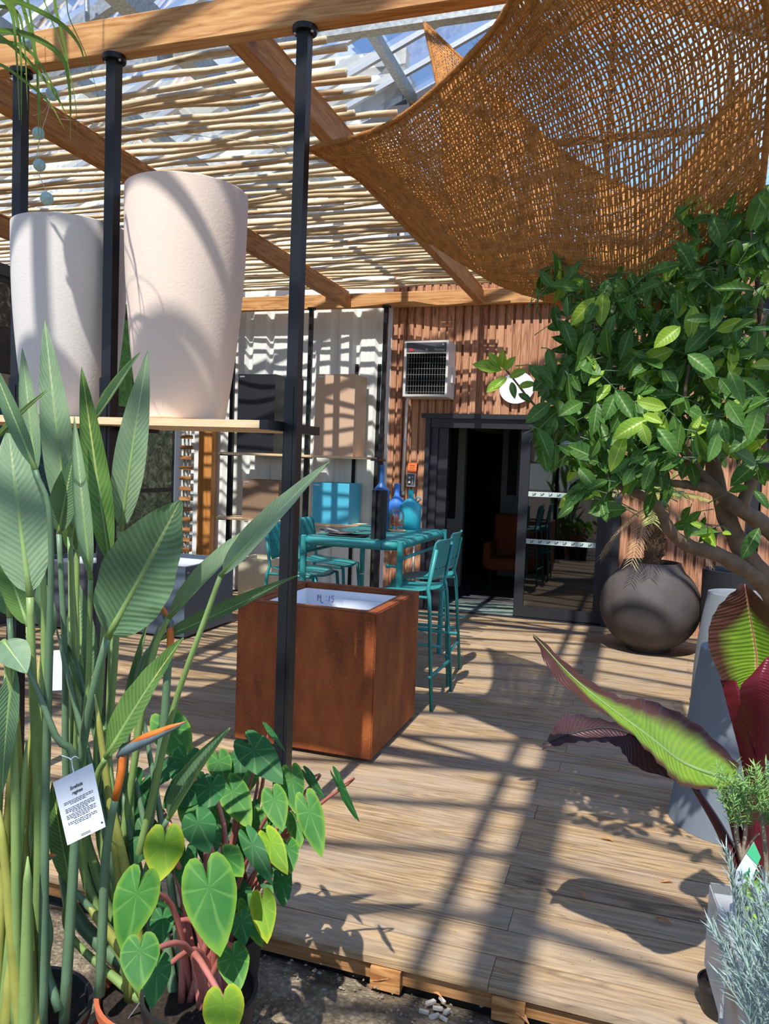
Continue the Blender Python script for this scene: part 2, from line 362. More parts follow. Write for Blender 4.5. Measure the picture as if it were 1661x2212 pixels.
M['corten'] = corten()
def groundmat():
    m, nt, nd, lk, b = newmat('stony_earth')
    tc = nd.new('ShaderNodeTexCoord')
    n = N_(nd, 'ShaderNodeTexNoise', Scale=7., Detail=9., Roughness=.7); lk.new(tc.outputs['Object'], n.inputs['Vector'])
    r = ramp(nd, [(.32, lin('#463a2c')), (.5, lin('#8a7a62')), (.66, lin('#b8ab90'))]); lk.new(n.outputs['Fac'], r.inputs['Fac'])
    v = N_(nd, 'ShaderNodeTexVoronoi', Scale=55.); lk.new(tc.outputs['Object'], v.inputs['Vector'])
    mx = N_(nd, 'ShaderNodeMixRGB'); mx.blend_type = 'MULTIPLY'; mx.inputs['Fac'].default_value = .7
    r2 = ramp(nd, [(.0, (1.3, 1.25, 1.15, 1)), (.6, (.45, .42, .38, 1))]); lk.new(v.outputs['Distance'], r2.inputs['Fac'])
    lk.new(r.outputs['Color'], mx.inputs['Color1']); lk.new(r2.outputs['Color'], mx.inputs['Color2']); lk.new(mx.outputs['Color'], b.inputs['Base Color'])
    b.inputs['Roughness'].default_value = .95
    n3 = N_(nd, 'ShaderNodeTexNoise', Scale=60., Detail=6.); lk.new(tc.outputs['Object'], n3.inputs['Vector'])
    bp = N_(nd, 'ShaderNodeBump', Strength=1., Distance=.02); lk.new(n3.outputs['Fac'], bp.inputs['Height']); lk.new(bp.outputs['Normal'], b.inputs['Normal'])
    return m
M['ground'] = groundmat()
def picmat(name, stops, scale=6, seed=0.):   # a printed plant picture: blotches of leaf colours
    m, nt, nd, lk, b = newmat(name)
    tc = nd.new('ShaderNodeTexCoord'); mp = nd.new('ShaderNodeMapping'); mp.inputs['Location'].default_value = (seed, seed, seed); lk.new(tc.outputs['Object'], mp.inputs[0])
    n = N_(nd, 'ShaderNodeTexNoise', Scale=scale, Detail=8., Roughness=.75, Distortion=.8); lk.new(mp.outputs[0], n.inputs['Vector'])
    r = ramp(nd, [(p, lin(c)) for p, c in stops]); lk.new(n.outputs['Fac'], r.inputs['Fac']); lk.new(r.outputs['Color'], b.inputs['Base Color'])
    b.inputs['Roughness'].default_value = .45
    return m
M['pic_hedge'] = picmat('print_hedge', [(.3, '#1f5a24'), (.5, '#3f8a3a'), (.7, '#79b060')], 12)
M['pic_garden'] = picmat('print_garden', [(.3, '#1a2417'), (.45, '#40523a'), (.56, '#7d8f70'), (.7, '#ccd6c6')], 9, 3.)
M['pic_tree'] = picmat('print_tree', [(.35, '#15120f'), (.5, '#3a342b'), (.62, '#8f8f83'), (.8, '#c4cbd0')], 9, 5.)
M['pic_pool'] = picmat('print_pool', [(.3, '#0a1e26'), (.5, '#16424c'), (.7, '#4b8a86')], 14, 8.)
M['pic_patio'] = picmat('print_patio', [(.35, '#6e5a4c'), (.6, '#9a8674')], 5, 2.)
M['pic_dark'] = picmat('print_shadow', [(.4, '#0f0e0e'), (.6, '#2e2622'), (.75, '#8a4a2c')], 8, 4.)
L_ = {}
L_['str'] = leafmat('strelitzia_leaf', '#8ea884', '#6d8b6c', '#b2c294', 24, trans=.25, rough=.42, bump=.6, edge=None)
L_['strd'] = leafmat('strelitzia_leaf_dark', '#6a8a64', '#4a6c50', '#a5b97c', 24, trans=.25, rough=.42, bump=.7)
L_['strg'] = leafmat('strelitzia_leaf_green', '#628a48', '#3d6630', '#c3c36a', 22, trans=.3, rough=.4, bump=.6)
L_['col'] = leafmat('taro_leaf', '#4a8637', '#316f2e', '#8fb75e', 7, trans=.3, rough=.6, yellow='#7fa832', radial=True, bump=.3)
L_['cold'] = leafmat('taro_leaf_dark', '#35743a', '#265c2e', '#7fae6a', 7, trans=.28, rough=.6, radial=True, bump=.3)
L_['coly'] = leafmat('taro_leaf_yellow', '#86b02a', '#6fa02c', '#b7c94a', 7, trans=.4, rough=.6, yellow='#c2c92c', radial=True, bump=.3)
L_['ban'] = leafmat('banana_leaf', '#8cae36', '#6c9433', '#b9c66a', 34, tipdark=True, edge='#55272f', back='#4f2228', trans=.3, rough=.35, bump=.8, midw=.03)
L_['band'] = leafmat('banana_leaf_dark', '#4d3336', '#33222a', '#7a5a50', 34, back='#2b1a18', trans=.2, rough=.35, bump=.8)
L_['banr'] = leafmat('banana_sheath', '#7a2230', '#551620', '#97404a', 30, trans=.2, rough=.35, bump=.5, back='#6a1c28')
L_['cit'] = leafmat('citrus_leaf', '#537f34', '#2f561c', '#7f9f58', 7, trans=.3, rough=.42, bump=.2, midw=.04)
L_['city'] = leafmat('citrus_leaf_young', '#9bbb3e', '#79a534', '#c8d470', 9, trans=.4, rough=.35, bump=.25, midw=.04)
L_['grass'] = leafmat('arching_blade', '#6f8f3e', '#567a34', '#8fa34e', 1, trans=.35, rough=.4, bump=.05)
M['silver'] = plain('silver_needle', '#8fa39a', .8, noise=.15, nscale=30)
M['rosem'] = plain('rosemary_needle', '#6f9448', .6, noise=.25, nscale=30)
M['frond'] = plain('palm_frond_leaflet', '#8b9648', .6, noise=.3, nscale=20)
M['drystraw'] = plain('dry_fibre', '#b59b72', .8)
M['dryleaf'] = plain('dry_leaf', '#c08a58', .8, noise=.2, nscale=30)
M['lime'] = plain('lime_green_leaf', '#8fbf2e', .5)
M['cactus'] = plain('cactus_green', '#2d9c63', .6)
# ------------------------------------------------------------------ world and sun
W = bpy.data.worlds.new('sky'); S.world = W; W.use_nodes = True
wn, wl = W.node_tree.nodes, W.node_tree.links; bg = wn['Background']
tc = wn.new('ShaderNodeTexCoord')
sx = wn.new('ShaderNodeSeparateXYZ'); wl.new(tc.outputs['Generated'], sx.inputs[0])
gr = ramp(wn, [(.0, lin('#8f9a9c')), (.06, lin('#a4c0de')), (.3, lin('#6c9ad4')), (.8, lin('#3f72be'))]); wl.new(sx.outputs['Z'], gr.inputs['Fac'])
cn = N_(wn, 'ShaderNodeTexNoise', Scale=2.6, Detail=8., Roughness=.55); mp = wn.new('ShaderNodeMapping'); mp.inputs['Scale'].default_value = (1, 1, 2.); mp.inputs['Location'].default_value = (.35, .2, .0)
wl.new(tc.outputs['Generated'], mp.inputs[0]); wl.new(mp.outputs[0], cn.inputs['Vector'])
cr = ramp(wn, [(.47, (0, 0, 0, 1)), (.66, (.9, .9, .9, 1))]); wl.new(cn.outputs['Fac'], cr.inputs['Fac'])
cm = N_(wn, 'ShaderNodeMixRGB'); cm.inputs['Color2'].default_value = (.72, .74, .78, 1); wl.new(cr.outputs['Color'], cm.inputs['Fac']); wl.new(gr.outputs['Color'], cm.inputs['Color1'])
wl.new(cm.outputs['Color'], bg.inputs['Color']); bg.inputs['Strength'].default_value = 1.7
sd = V((.02, 1., -1.59)).normalized()
sl = bpy.data.lights.new('sun', 'SUN'); so = bpy.data.objects.new('sun', sl); COL.objects.link(so)
sl.energy = 4.9; sl.angle = math.radians(.6); sl.color = (1, .955, .88)
so.rotation_euler = sd.to_track_quat('-Z', 'Y').to_euler(); so.location = (0, -5, 9)
S.view_settings.view_transform = 'Standard'; S.view_settings.look = 'None'; S.view_settings.gamma = 1; S.view_settings.exposure = .50
S.view_settings.use_curve_mapping = False
S.cycles.max_bounces = 7; S.cycles.transparent_max_bounces = 24; S.cycles.diffuse_bounces = 4; S.cycles.glossy_bounces = 3; S.cycles.transmission_bounces = 4
S.cycles.caustics_reflective = False; S.cycles.caustics_refractive = False
S.cycles.sample_clamp_indirect = 6
S.cycles.use_denoising = True

def rnd_boards(o_bm_boards, name, mat, **k):
    """boards: list of (x0,x1,y0,y1,z0,z1); one mesh, each board with its own random value"""
    bm = NB(); lay = bm.loops.layers.float_color.new('rnd')
    for b_ in o_bm_boards:
        r = random.random(); fs = box(bm, *b_)
        for f in fs:
            for l in f.loops: l[lay] = (r, (r*7.3) % 1, (r*3.1) % 1, 1)
    return build(name, bm, mat, **k)
# ================================================================== SETTING
# deck
bd = []; y = 2.28; k = 0
while y < 8.2:
    y1 = min(y+.150, 8.21); x = -7.2 - random.random()*1.2
    js = [-5.1, -3.2, -1.33 if k % 2 else -2.1, -.36 if k % 2 == 0 else .45, 1.5, 2.7]
    cuts = [-7.2]+[j+random.uniform(-.05, .05) for j in js]
    for a, b_ in zip(cuts[:-1], cuts[1:]): bd.append((a, b_-.002, y, y1-.005, -.026, random.uniform(-.0015, 0)))
    y += .150; k += 1
rnd_boards(bd, 'floor', M['deck'], kind='structure')
bm = NB(); box(bm, -7.2, 2.7, 2.33, 8.2, -.16, -.03)
build('underdeck_shade', bm, M['blackm'], kind='structure')  # plain black box stands in for the shade beneath the boards
rnd_boards([(a, a+1.55, 2.300, 2.322, -.088, -.03) for a in (-4.4, -2.84, -1.28+.0, .28, 1.84)], 'trim_2', M['deckside'], kind='structure')
for i, px in enumerate((840, 1102, 1420)):
    p = fl(px, 2092 if i == 0 else 2158, -.05)
    bm = NB(); box(bm, p.x-.05, p.x+.05, 2.27, 2.45, -.1, -.03)
    build('support_block', bm, M['beam'], label='orange-brown wooden block under the deck edge, '+('nearest the taro leaves', 'in the middle of the edge', 'at the right end of the edge')[i], cat='wood block', group='blocks under the deck edge')
# earth
bm = NB(); nx, ny = 60, 50
def gz(x, y): return -.095 + .012*math.sin(x*3.1+y*2) + .008*math.sin(x*11.+1)*math.cos(y*9.) - (.0 if y < 2.3 else .06)
g = [[bm.verts.new((-9+18*i/nx, -8+10.4*j/ny, gz(-9+18*i/nx, -8+10.4*j/ny))) for i in range(nx+1)] for j in range(ny+1)]
for j in range(ny):
    for i in range(nx): bm.faces.new((g[j][i], g[j][i+1], g[j+1][i+1], g[j+1][i]))
build('ground', bm, M['ground'], smooth=True, kind='structure')
bm = NB(); box(bm, -60, 60, -60, 60, -.3, -.25)
build('ground_far', bm, M['ground'], kind='structure')
# wooden wall: larch battens over darker boards
WY = 8.2
DX0, DX1, DZ = -2.25, -.26, 2.12
bd = []; x = -2.68
i = 0
while x < .98:
    w = .026 if i % 2 else .064
    front = WY if i % 2 == 0 else WY+.022
    zb = 0 if (x+w < DX0+.02 or x > DX1-.02) else DZ+.02
    bd.append((x, x+w-.001, front, WY+.05, zb, 3.85)); x += w; i += 1
rnd_boards(bd, 'wall_back_wood', M['larch'], kind='structure')
bm = NB(); 
box(bm, -2.68, DX0, WY+.05, WY+.09, 0, 3.85); box(bm, DX1, 1.0, WY+.05, WY+.09, 0, 3.85); box(bm, DX0, DX1, WY+.05, WY+.09, DZ, 3.85)
build('wall_back_wood_backing', bm, M['larchdark'], kind='structure')
# corner trim of the white building and profiled sheet wall
bm = NB(); box(bm, -2.78, -2.68, WY-.01, WY+.14, 0, 4.0)
build('trim_3', bm, M['whitetrim'], kind='structure')
bm = NB(); prof = []; x = -9.
Y0 = 8.27
while x < -2.72:
    prof += [(x, Y0), (x+.05, Y0), (x+.054, Y0+.004), (x+.058, Y0), (x+.105, Y0), (x+.109, Y0+.004), (x+.113, Y0), (x+.16, Y0), (x+.195, Y0+.035), (x+.23, Y0+.035), (x+.265, Y0)]
    x += .27
prof = [(min(a, -2.69), b_) for a, b_ in prof]
lo = [bm.verts.new((a, b_, 0)) for a, b_ in prof]; hi = [bm.verts.new((a, b_, 5.72)) for a, b_ in prof]
for i in range(len(prof)-1):
    if (lo[i].co-lo[i+1].co).length > 1e-6: bm.faces.new((lo[i], lo[i+1], hi[i+1], hi[i]))
build('wall_back', bm, M['white'], kind='structure')
bm = NB(); box(bm, -9, -2.62, 8.1, 8.7, 5.66, 5.82); box(bm, -9, -2.6, 8.06, 8.2, 5.82, 5.98)
box(bm, -9, -2.64, 8.36, 14, 0, 5.7)
build('trim_4', bm, M['white'], kind='structure')
# gable: dark beam along the sloping end of the greenhouse roof
def zr(x): return 5.28+.42*(x+3.28) if x <= -.42 else 5.28+.42*(-.42+3.28)-.42*(x+.42)
bm = NB(); bar(bm, (-6.5, 8.26, zr(-6.5)-.12), (-.42, 8.26, zr(-.42)-.12), .08, .18); bar(bm, (-.42, 8.26, zr(-.42)-.12), (5.6, 8.26, zr(5.6)-.12), .08, .18)
for x in (-1.6,-.5,.6,1.7,2.8,3.9): box(bm, x-.025, x+.025, 8.23, 8.29, 3.85, zr(x)-.1)
box(bm, -2.6, 5.4, 8.23, 8.29, 4.9, 4.96)
build('trim_5', bm, M['darkpanel'], kind='structure')
bm = NB(); box(bm, -2.6, 5.4, 8.12, 8.26, 3.68, 3.86)
build('trim_6', bm, M['blackm'], kind='structure')
# greenhouse roof: glazing bars, ridge, purlins, glass
EX0, EX1 = -6.4, 5.56
bm = NB(); n = 0; y = 8.30-.463*34
while y < 8.32:
    bar(bm, (EX0, y, zr(EX0)), (-.42, y, zr(-.42)), .045, .05); bar(bm, (-.42, y, zr(-.42)), (EX1, y, zr(EX1)), .045, .05); y += .463
build('trim_7', bm, M['alu'], kind='structure')
bm = NB(); box(bm, -.52, -.32, -7.5, 8.3, 6.28, 6.46); tube(bm, [(-.66, -7.5, 6.1), (-.66, 8.3, 6.1)], .035)
for x in (-4.6, -2.55, 1.7, 3.7): box(bm, x-.04, x+.04, -7.5, 8.3, zr(x)-.13, zr(x)-.03)
box(bm, -3.46, -3.33, -7.5, 8.25, 4.5, 4.66)
build('trim_8', bm, M['galv'], kind='structure')
bm = NB()
for y in (4.95, 1.2, -2.6, -6.3):        # trusses across
    box(bm, EX0, EX1, y-.04, y+.04, 4.40, 4.52)
    bar(bm, (EX0, y, zr(EX0)-.14), (-.42, y, zr(-.42)-.14), .07, .10); bar(bm, (-.42, y, zr(-.42)-.14), (EX1, y, zr(EX1)-.14), .07, .10)
    tube(bm, [(-.42, y, 4.45), (-.42, y, 6.3)], .03)
    for s in (-1, 1):
        tube(bm, [(-.42, y, 4.46), (-.42+s*2.1, y, zr(-.42+s*2.1)-.18)], .028)
        tube(bm, [(-.42+s*2.1, y, zr(-.42+s*2.1)-.18), (-.42+s*3.9, y, 4.46)], .028)
build('trim_9', bm, M['galv'], kind='structure')
bm = NB()
for xa, xb in ((EX0, -.42), (-.42, EX1)):
    vs = [bm.verts.new(c) for c in ((xa, -7.5, zr(xa)+.03), (xb, -7.5, zr(xb)+.03), (xb, 8.3, zr(xb)+.03), (xa, 8.3, zr(xa)+.03))]; bm.faces.new(vs)
vs = [bm.verts.new(c) for c in ((-2.62, 8.26, 3.86), (5.5, 8.26, 3.86), (5.5, 8.26, zr(5.5)), (-.42, 8.26, zr(-.42)), (-2.62, 8.26, zr(-2.62)))]; bm.faces.new(vs)
build('ceiling', bm, M['glass'], kind='structure')
# wind-brace tubes high at the left
bm = NB(); tube(bm, [at(20, 95, 4.9), at(190, -60, 5.3)], .05); tube(bm, [at(290, 25, 4.9), at(350, -40, 5.2)], .035); tube(bm, [at(189, 45, 4.8), at(186, -40, 4.8)], .018)
build('underdeck_shade0', bm, M['galv'], kind='structure')
# left wall: posters on a low dark screen, sheet wall of the building above
LX = -5.4
bm = NB(); box(bm, LX-.08, LX-.03, 3.4, 8.22, 0, 3.16); box(bm, LX-.04, LX+.02, 3.4, 8.22, 3.10, 3.2)
build('wall_left', bm, M['darkpanel'], kind='structure')
def poster(name, y0, y1, z0, z1, mats, label, parts):
    t = thing(name, label, 'poster', (LX, (y0+y1)/2, z0), group=None)
    bm = NB(); box(bm, LX-.03, LX-.005, y0, y1, z0, z1); build('panel', bm, M['dframe'], t)
    for nm, a, b_, c, d, mt in parts:
        bm = NB(); box(bm, LX-.005, LX+.002, a, b_, c, d); build(nm, bm, M[mt], t)
    return t
poster('garden_poster', 4.3, 6.2, .9, 3.06, None, 'tall photo print of a timber terrace beside dark green pool water, at the left edge', [
    ('tree_area', 4.32, 6.18, 2.66, 3.04, 'pic_tree'), ('roof_area', 4.32, 6.18, 2.26, 2.65, 'pic_dark'), ('terrace_area', 4.32, 5.6, 1.95, 2.25, 'pic_patio'), ('pool_area', 4.32, 6.18, 1.0, 1.94, 'pic_pool')])
poster('hedge_poster', 6.75, 7.35, 2.05, 3.06, None, 'bright green hedge print seen between the two big pots', [('hedge_area', 6.77, 7.33, 2.1, 3.04, 'pic_hedge')])
poster('planting_poster', 6.75, 8.16, .35, 2.0, None, 'dark planting print with a pale corner, next to the ladder trellis', [
    ('planting_area', 6.77, 8.12, 1.2, 1.97, 'pic_garden'), ('lower_planting_area', 6.77, 8.12, .4, 1.15, 'pic_garden')])
# ladder trellis
t = thing('trellis', 'narrow ladder trellis of short wooden rungs on the white wall', 'trellis', (-5.24, 8.2, .2))
bm = NB(); box(bm, -5.30, -5.285, 8.215, 8.235, .2, 2.0); box(bm, -5.245, -5.23, 8.215, 8.235, .2, 2.0); build('upright', bm, M['galv'], t)
for i in range(14):
    bm = NB(); z = 1.82-i*.125; box(bm, -5.33, -5.17, 8.19, 8.215, z-.022, z+.022); build('rung', bm, M['beam'], t)
bm = NB(); box(bm, -5.14, -5.02, 8.2, 8.26, 0, 3.3)
build('underdeck_shade1', bm, M['whitetrim'], kind='structure')
# sliding door and the room behind it
fr = []
bm = NB()
box(bm, DX0-.05, DX1+.10, WY-.03, WY+.16, DZ-.02, DZ+.03)             # head
box(bm, DX0-.0, DX0+.05, WY-.02, WY+.16, 0, DZ); box(bm, DX0+.05, DX0+.13, WY+.03, WY+.16, 0, DZ); box(bm, DX0+.13, DX0+.24, WY+.06, WY+.16, 0, DZ)
box(bm, DX0, DX1+.1, WY+.0, WY+.14, DZ-.12, DZ-.02)
box(bm, DX1-.05, DX1+.02, WY-.02, WY+.16, 0, DZ); box(bm, DX1+.02, DX1+.09, WY-.03, WY+.1, 0, DZ)
box(bm, DX0, DX1, WY-.01, WY+.12, -.02, .012)
d1 = build('door_1', bm, M['dframe'], kind='structure')
LXa, LXb = -1.215, -.31
bm = NB(); yy0, yy1 = WY+.02, WY+.07
box(bm, LXa, LXa+.10, yy0, yy1, .02, DZ-.12); box(bm, LXb-.09, LXb, yy0, yy1, .02, DZ-.12); box(bm, LXa+.1, LXb-.09, yy0, yy1, .02, .13); box(bm, LXa+.1, LXb-.09, yy0, yy1, DZ-.22, DZ-.12)
build('door_leaf', bm, M['dframe'], d1)
bm = NB(); box(bm, LXa+.1, LXb-.09, WY+.04, WY+.05, .13, DZ-.22); build('door_glass', bm, M['doorglass'], d1)
M['band'] = plain('frosted_band', '#b9cbc6', .6)
for z, nm in ((1.30, 1), (.80, 2)):
    bm = NB(); box(bm, LXa+.1, LXb-.09, WY+.034, WY+.036, z, z+.052); build('glass_marking', bm, M['band'], d1)
    bm = NB(); x = LXa+.14; k = 0
    while x < LXb-.12:
        s = 1 if k % 2 else -1; q = WY+.032
        bar(bm, (x, q, z+.012), (x+.035, q, z+.026+s*.004), .001, .004); bar(bm, (x+.012, q, z+.014), (x+.006, q, z+.04), .004, .004) 
        bar(bm, (x+.022, q, z+.014), (x+.03, q, z+.04), .004, .004); bar(bm, (x+.03, q, z+.03), (x+.042, q, z+.036), .001, .004)
        x += .085; k += 1
    build('marking_sprigs', bm, M['blackm'], d1)
bm = NB(); 
box(bm, -3.2, .9, 8.36, 12.2, -.03, 0)
build('floor_room', bm, M['roomfloor'], kind='structure')
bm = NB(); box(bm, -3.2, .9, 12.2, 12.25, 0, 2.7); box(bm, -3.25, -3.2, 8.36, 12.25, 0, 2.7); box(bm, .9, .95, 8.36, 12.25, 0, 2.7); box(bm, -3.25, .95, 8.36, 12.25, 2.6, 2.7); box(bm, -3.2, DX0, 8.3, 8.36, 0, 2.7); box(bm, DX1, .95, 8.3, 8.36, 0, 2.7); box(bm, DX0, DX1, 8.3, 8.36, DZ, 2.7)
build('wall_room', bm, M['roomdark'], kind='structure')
bm = NB(); box(bm, -2.62, -2.2, 10.0, 10.1, 0, 2.6); box(bm, -1.95, -1.62, 11.4, 11.5, 0, 2.6)
box(bm, -2.2, -1.95, 10., 11.5, 2.1, 2.6)
build('wall_room_white', bm, M['roomwall'], kind='structure')
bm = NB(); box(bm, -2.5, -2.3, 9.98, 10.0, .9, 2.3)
build('room_dark_panel', bm, M['roomdark'], label='tall dark panel on the pale wall inside the doorway', cat='panel')  # plain dark panel on the room wall, carries no notices
bm = NB(); box(bm, -1.86, -1.72, 11.38, 11.4, 1.2, 2.35)
build('interior_screen', bm, M['blackm'], label='narrow black wall screen deep inside the doorway', cat='screen')
t = thing('armchair', 'rust-coloured upholstered armchair inside the dark doorway', 'armchair', (-1.55, 10.2, 0))
bm = NB(); box(bm, -1.88, -1.25, 9.95, 10.5, .26, .42); build('seat', bm, M['armchair'], t, bev=.05, smooth=True)
bm = NB(); box(bm, -1.86, -1.27, 10.42, 10.56, .40, .98); build('backrest', bm, M['armchair'], t, bev=.06, smooth=True)
for x in (-1.90, -1.31):
    bm = NB(); box(bm, x, x+.1, 9.95, 10.5, .3, .62); build('armrest', bm, M['armchair'], t, bev=.03, smooth=True)
for x in (-1.8, -1.32):
    for y in (10., 10.45):
        bm = NB(); tube(bm, [(x, y, 0), (x, y, .27)], .015); build('leg', bm, M['blackm'], t)
bm = NB(); p = [V((-2.42, 9.4, 0)), V((-2.42, 9.4, 1.02))]
tube(bm, p, .02); tube(bm, [V((-2.42, 9.4, 1.0)), V((-2.44, 9.4, 1.16)), V((-2.34, 9.4, 1.22)), V((-2.25, 9.4, 1.14)), V((-2.26, 9.4, 1.02))], .022)
box(bm, -2.6, -2.3, 9.25, 9.55, 0, .95)
build('interior_stand', bm, M['blackm'], label='black stand with a curved hook top just inside the doorway', cat='stand')
bm = NB(); vs = [(-2.12, WY-.0, .004)]
box(bm, -2.15, -1.23, WY+.05, WY+.75, .0, .012)
build('doormat', bm, plain('green_grey_mat', '#6f7f78', .9, noise=.35, nscale=14), label='grey-green doormat just inside the open doorway', cat='doormat')

# ================================================================== PERGOLA
pg = thing('pergola', 'timber pergola with a roof of pale peeled sticks', 'pergola', (-3., 5.5, 3.29))
BZ = 3.29
def beam(name, bx, mat):
    bm = NB(); lay = bm.loops.layers.float_color.new('rnd'); r = random.random()
    fs = box(bm, *bx)
    for f in fs:
        for l in f.loops: l[lay] = (r, (r*7.3) % 1, (r*3.1) % 1, 1)
    bmesh.ops.bevel(bm, geom=list(bm.edges), offset=.004, segments=1, affect='EDGES')
    return build(name, bm, M[mat], pg)
beam('front_beam', (-6.5, 1.6, 2.877, 2.95, BZ, BZ+.15), 'beam')
beam('rear_beam', (-5.1, .3, 8.10, 8.17, BZ, BZ+.155), 'beam')
for x in (-1.735, -3.215, -5.03, -6.5): beam('rafter', (x, x+.075, 2.95, 8.10, BZ, BZ+.145), 'beam_y')
for x in (-1.70, -3.18, -4.99): beam('batten', (x, x+.035, 2.97, 8.05, BZ+.146, BZ+.166), 'beam_y')
beam('corner_post', (-5.01, -4.83, 8.08, 8.18, 0, BZ), 'beam_z')
y = 3.03; k = 0
M['pole2'] = wood('peeled_stick_darker', '#9c8060', '#cbb08a', '#e2cca6', 0, 1.6, .6, bump=.2)
while y < 8.06:
    x1 = -1.66+random.uniform(.04, .30); nseg = 34; ph = [random.uniform(0, 6.3) for _ in range(6)]
    am = random.uniform(.010, .026); r = random.uniform(.013, .0195)
    pts = []; rr = []
    for i in range(nseg+1):
        x = x1-(x1+6.4)*i/nseg
        pts.append((x, y+am*(math.sin(x*1.7+ph[0])+.8*math.sin(x*4.1+ph[1])+.35*math.sin(x*9+ph[2])), BZ+.168+r+am*.5*(1+math.sin(x*2.3+ph[3]))*.6+.004*math.sin(x*7+ph[4])))
        rr.append(r*(1.1-.35*i/nseg)*(1+.07*math.sin(x*13+ph[5])))
    bm = NB(); lay = bm.loops.layers.float_color.new('rnd'); tube(bm, pts, rr, 7); q = random.random()
    for f in bm.faces:
        for l in f.loops: l[lay] = (q, (q*7.3) % 1, (q*3.1) % 1, 1)
    build('roof_stick', bm, M['pole' if random.random() < .65 else 'pole2'], pg, smooth=True)
    y += random.uniform(.074, .128); k += 1

# ================================================================== SHELF RACKS
def post(parent, x, y, z1, r=.024, flange=True):
    t = NB(); 
    box(t, x-r, x+r, y-r, y+r, 0.01, z1-.012)
    o = build('post', t, M['black'], parent)
    t = NB(); box(t, x-r-.005, x+r+.005, y-r-.005, y+r+.005, 0.012, z1*.58); box(t, x+r*.2, x+r*.55, y-r-.008, y-r, .02, z1*.57); build('sleeve', t, M['black'], o)
    if flange:
        t = NB(); lathe(t, [(0, z1-.022), (.048, z1-.022), (.05, z1-.016), (.05, z1), (0, z1)], (x, y, 0), 28); f = build('flange', t, M['black'], o, smooth=True, autos=.6)
        for a in (-1, 1):
            t = NB(); ball(t, (x+a*.036, y-.012, z1-.023), .007, 6); build('screw', t, M['alu'], o, smooth=True)
    t = NB(); lathe(t, [(0, 0), (.045, 0), (.045, .01), (0, .012)], (x, y, 0), 24); build('foot', t, M['black'], o)
    return o
fr_ = thing('front_shelf_rack', 'black post rack clamped under the front beam, carrying a pale wooden shelf', 'shelf rack', (-2.1, 2.91, 0))
for x in (-2.765, -2.262, -1.362): post(fr_, x, 2.905, BZ)
rnd_o = NB(); lay = rnd_o.loops.layers.float_color.new('rnd'); box(rnd_o, -3.05, -1.425, 2.735, 3.235, 1.697, 1.727); build('shelf_board', rnd_o, M['plank'], fr_)
bm = NB(); box(bm, -1.425, -1.388, 2.733, 3.245, 1.692, 1.729); build('bracket', bm, M['black'], fr_)
bm = NB(); box(bm, -2.262-.06, -2.262+.06, 2.93, 3.2, 1.68, 1.697); build('bracket', bm, M['black'], fr_)
bm = NB(); box(bm, -2.765-.06, -2.765+.06, 2.93, 3.2, 1.68, 1.697); build('bracket', bm, M['black'], fr_)
wr = thing('wall_shelf_rack', 'black post rack by the white wall with two pale wooden shelves', 'shelf rack', (-3.6, 8.05, 0))
for x in (-4.56, -3.59, -2.71): post(wr, x, 8.055, BZ, .021)
for z, xr in ((1.625, -2.79), (.885, -2.86)):
    for xa, xb in ((-4.585, -3.62), (-3.56, xr)):
        bm = NB(); lay = bm.loops.layers.float_color.new('rnd'); box(bm, xa, xb, 7.80, 8.15, z, z+.026); build('shelf_board', bm, M['plank'], wr)
    for x in (-4.56, -3.59, -2.74):
        bm = NB(); box(bm, x-.02 if x > -3 else x-.03, x+.055 if x > -3 else x+.03, 7.86, 8.15, z-.014, z+.012 if x > -3 else z); build('bracket', bm, M['black'], wr)

# big pots on the front shelf
def bigpot(cx, cy, z0, h, rt_, rb, mat, label):
    pr = [(0, 0), (rb*.9, 0), (rb, .012)]
    for i in range(1, 25):
        t = i/24; r = rb+(rt_-rb)*(1-(1-t)**2.1); pr.append((r, .012+(h-.012)*t))
    pr += [(rt_-.004, h+.004), (rt_-.02, h+.003), (rt_-.03, h-.01), (rt_*.86, h*.5), (rb*.8, .05), (0, .05)]
    bm = NB(); lathe(bm, pr, (cx, cy, z0), 72)
    return build('tall_pot', bm, M[mat], smooth=True, autos=.7, label=label, cat='plant pot', group='tall pale pots on the front shelf')
bigpot(-1.945, 3.0, 1.727, .99, .262, .185, 'bigpot', 'tall creamy pink pot on the front shelf, right one with the higher rim')
bigpot(-2.56, 3.0, 1.727, .87, .255, .185, 'bigpot2', 'tall greyish white pot on the front shelf, left one with the lower rim')

# cubes on the wall shelves
def cube(name, x0, x1, y0, y1, z0, z1, mat, label, wall=.02):
    bm = NB()
    box(bm, x0, x1, y0, y1, z0, z0+.03); box(bm, x0, x0+wall, y0, y1, z0+.03, z1); box(bm, x1-wall, x1, y0, y1, z0+.03, z1)
    box(bm, x0+wall, x1-wall, y0, y0+wall, z0+.03, z1); box(bm, x0+wall, x1-wall, y1-wall, y1, z0+.03, z1)
    t = thing(name, label, 'planter', ((x0+x1)/2, (y0+y1)/2, z0), group='square planters on the wall shelves')
    build('body', bm, M[mat], t)
    bm = NB(); box(bm, x0+.02, x0+.08, y0-.003, y0, z1-.035, z1-.02); build('name_plate', bm, M['alu'], t)
    return t
cube('square_planter', -4.36, -3.90, 7.83, 8.2, 1.651, 2.53, 'cubeblack', 'tall black square planter on the upper wall shelf')
cube('square_planter', -3.41, -2.955, 7.83, 8.2, 1.651, 2.53, 'cubebeige', 'tall beige square planter on the upper wall shelf')
cube('square_planter', -4.27, -3.82, 7.83, 8.2, .911, 1.35, 'cubetan', 'low taupe square planter on the lower wall shelf')
cube('square_planter', -3.41, -2.98, 7.83, 8.2, .911, 1.355, 'cubeturq', 'low turquoise square planter on the lower wall shelf')
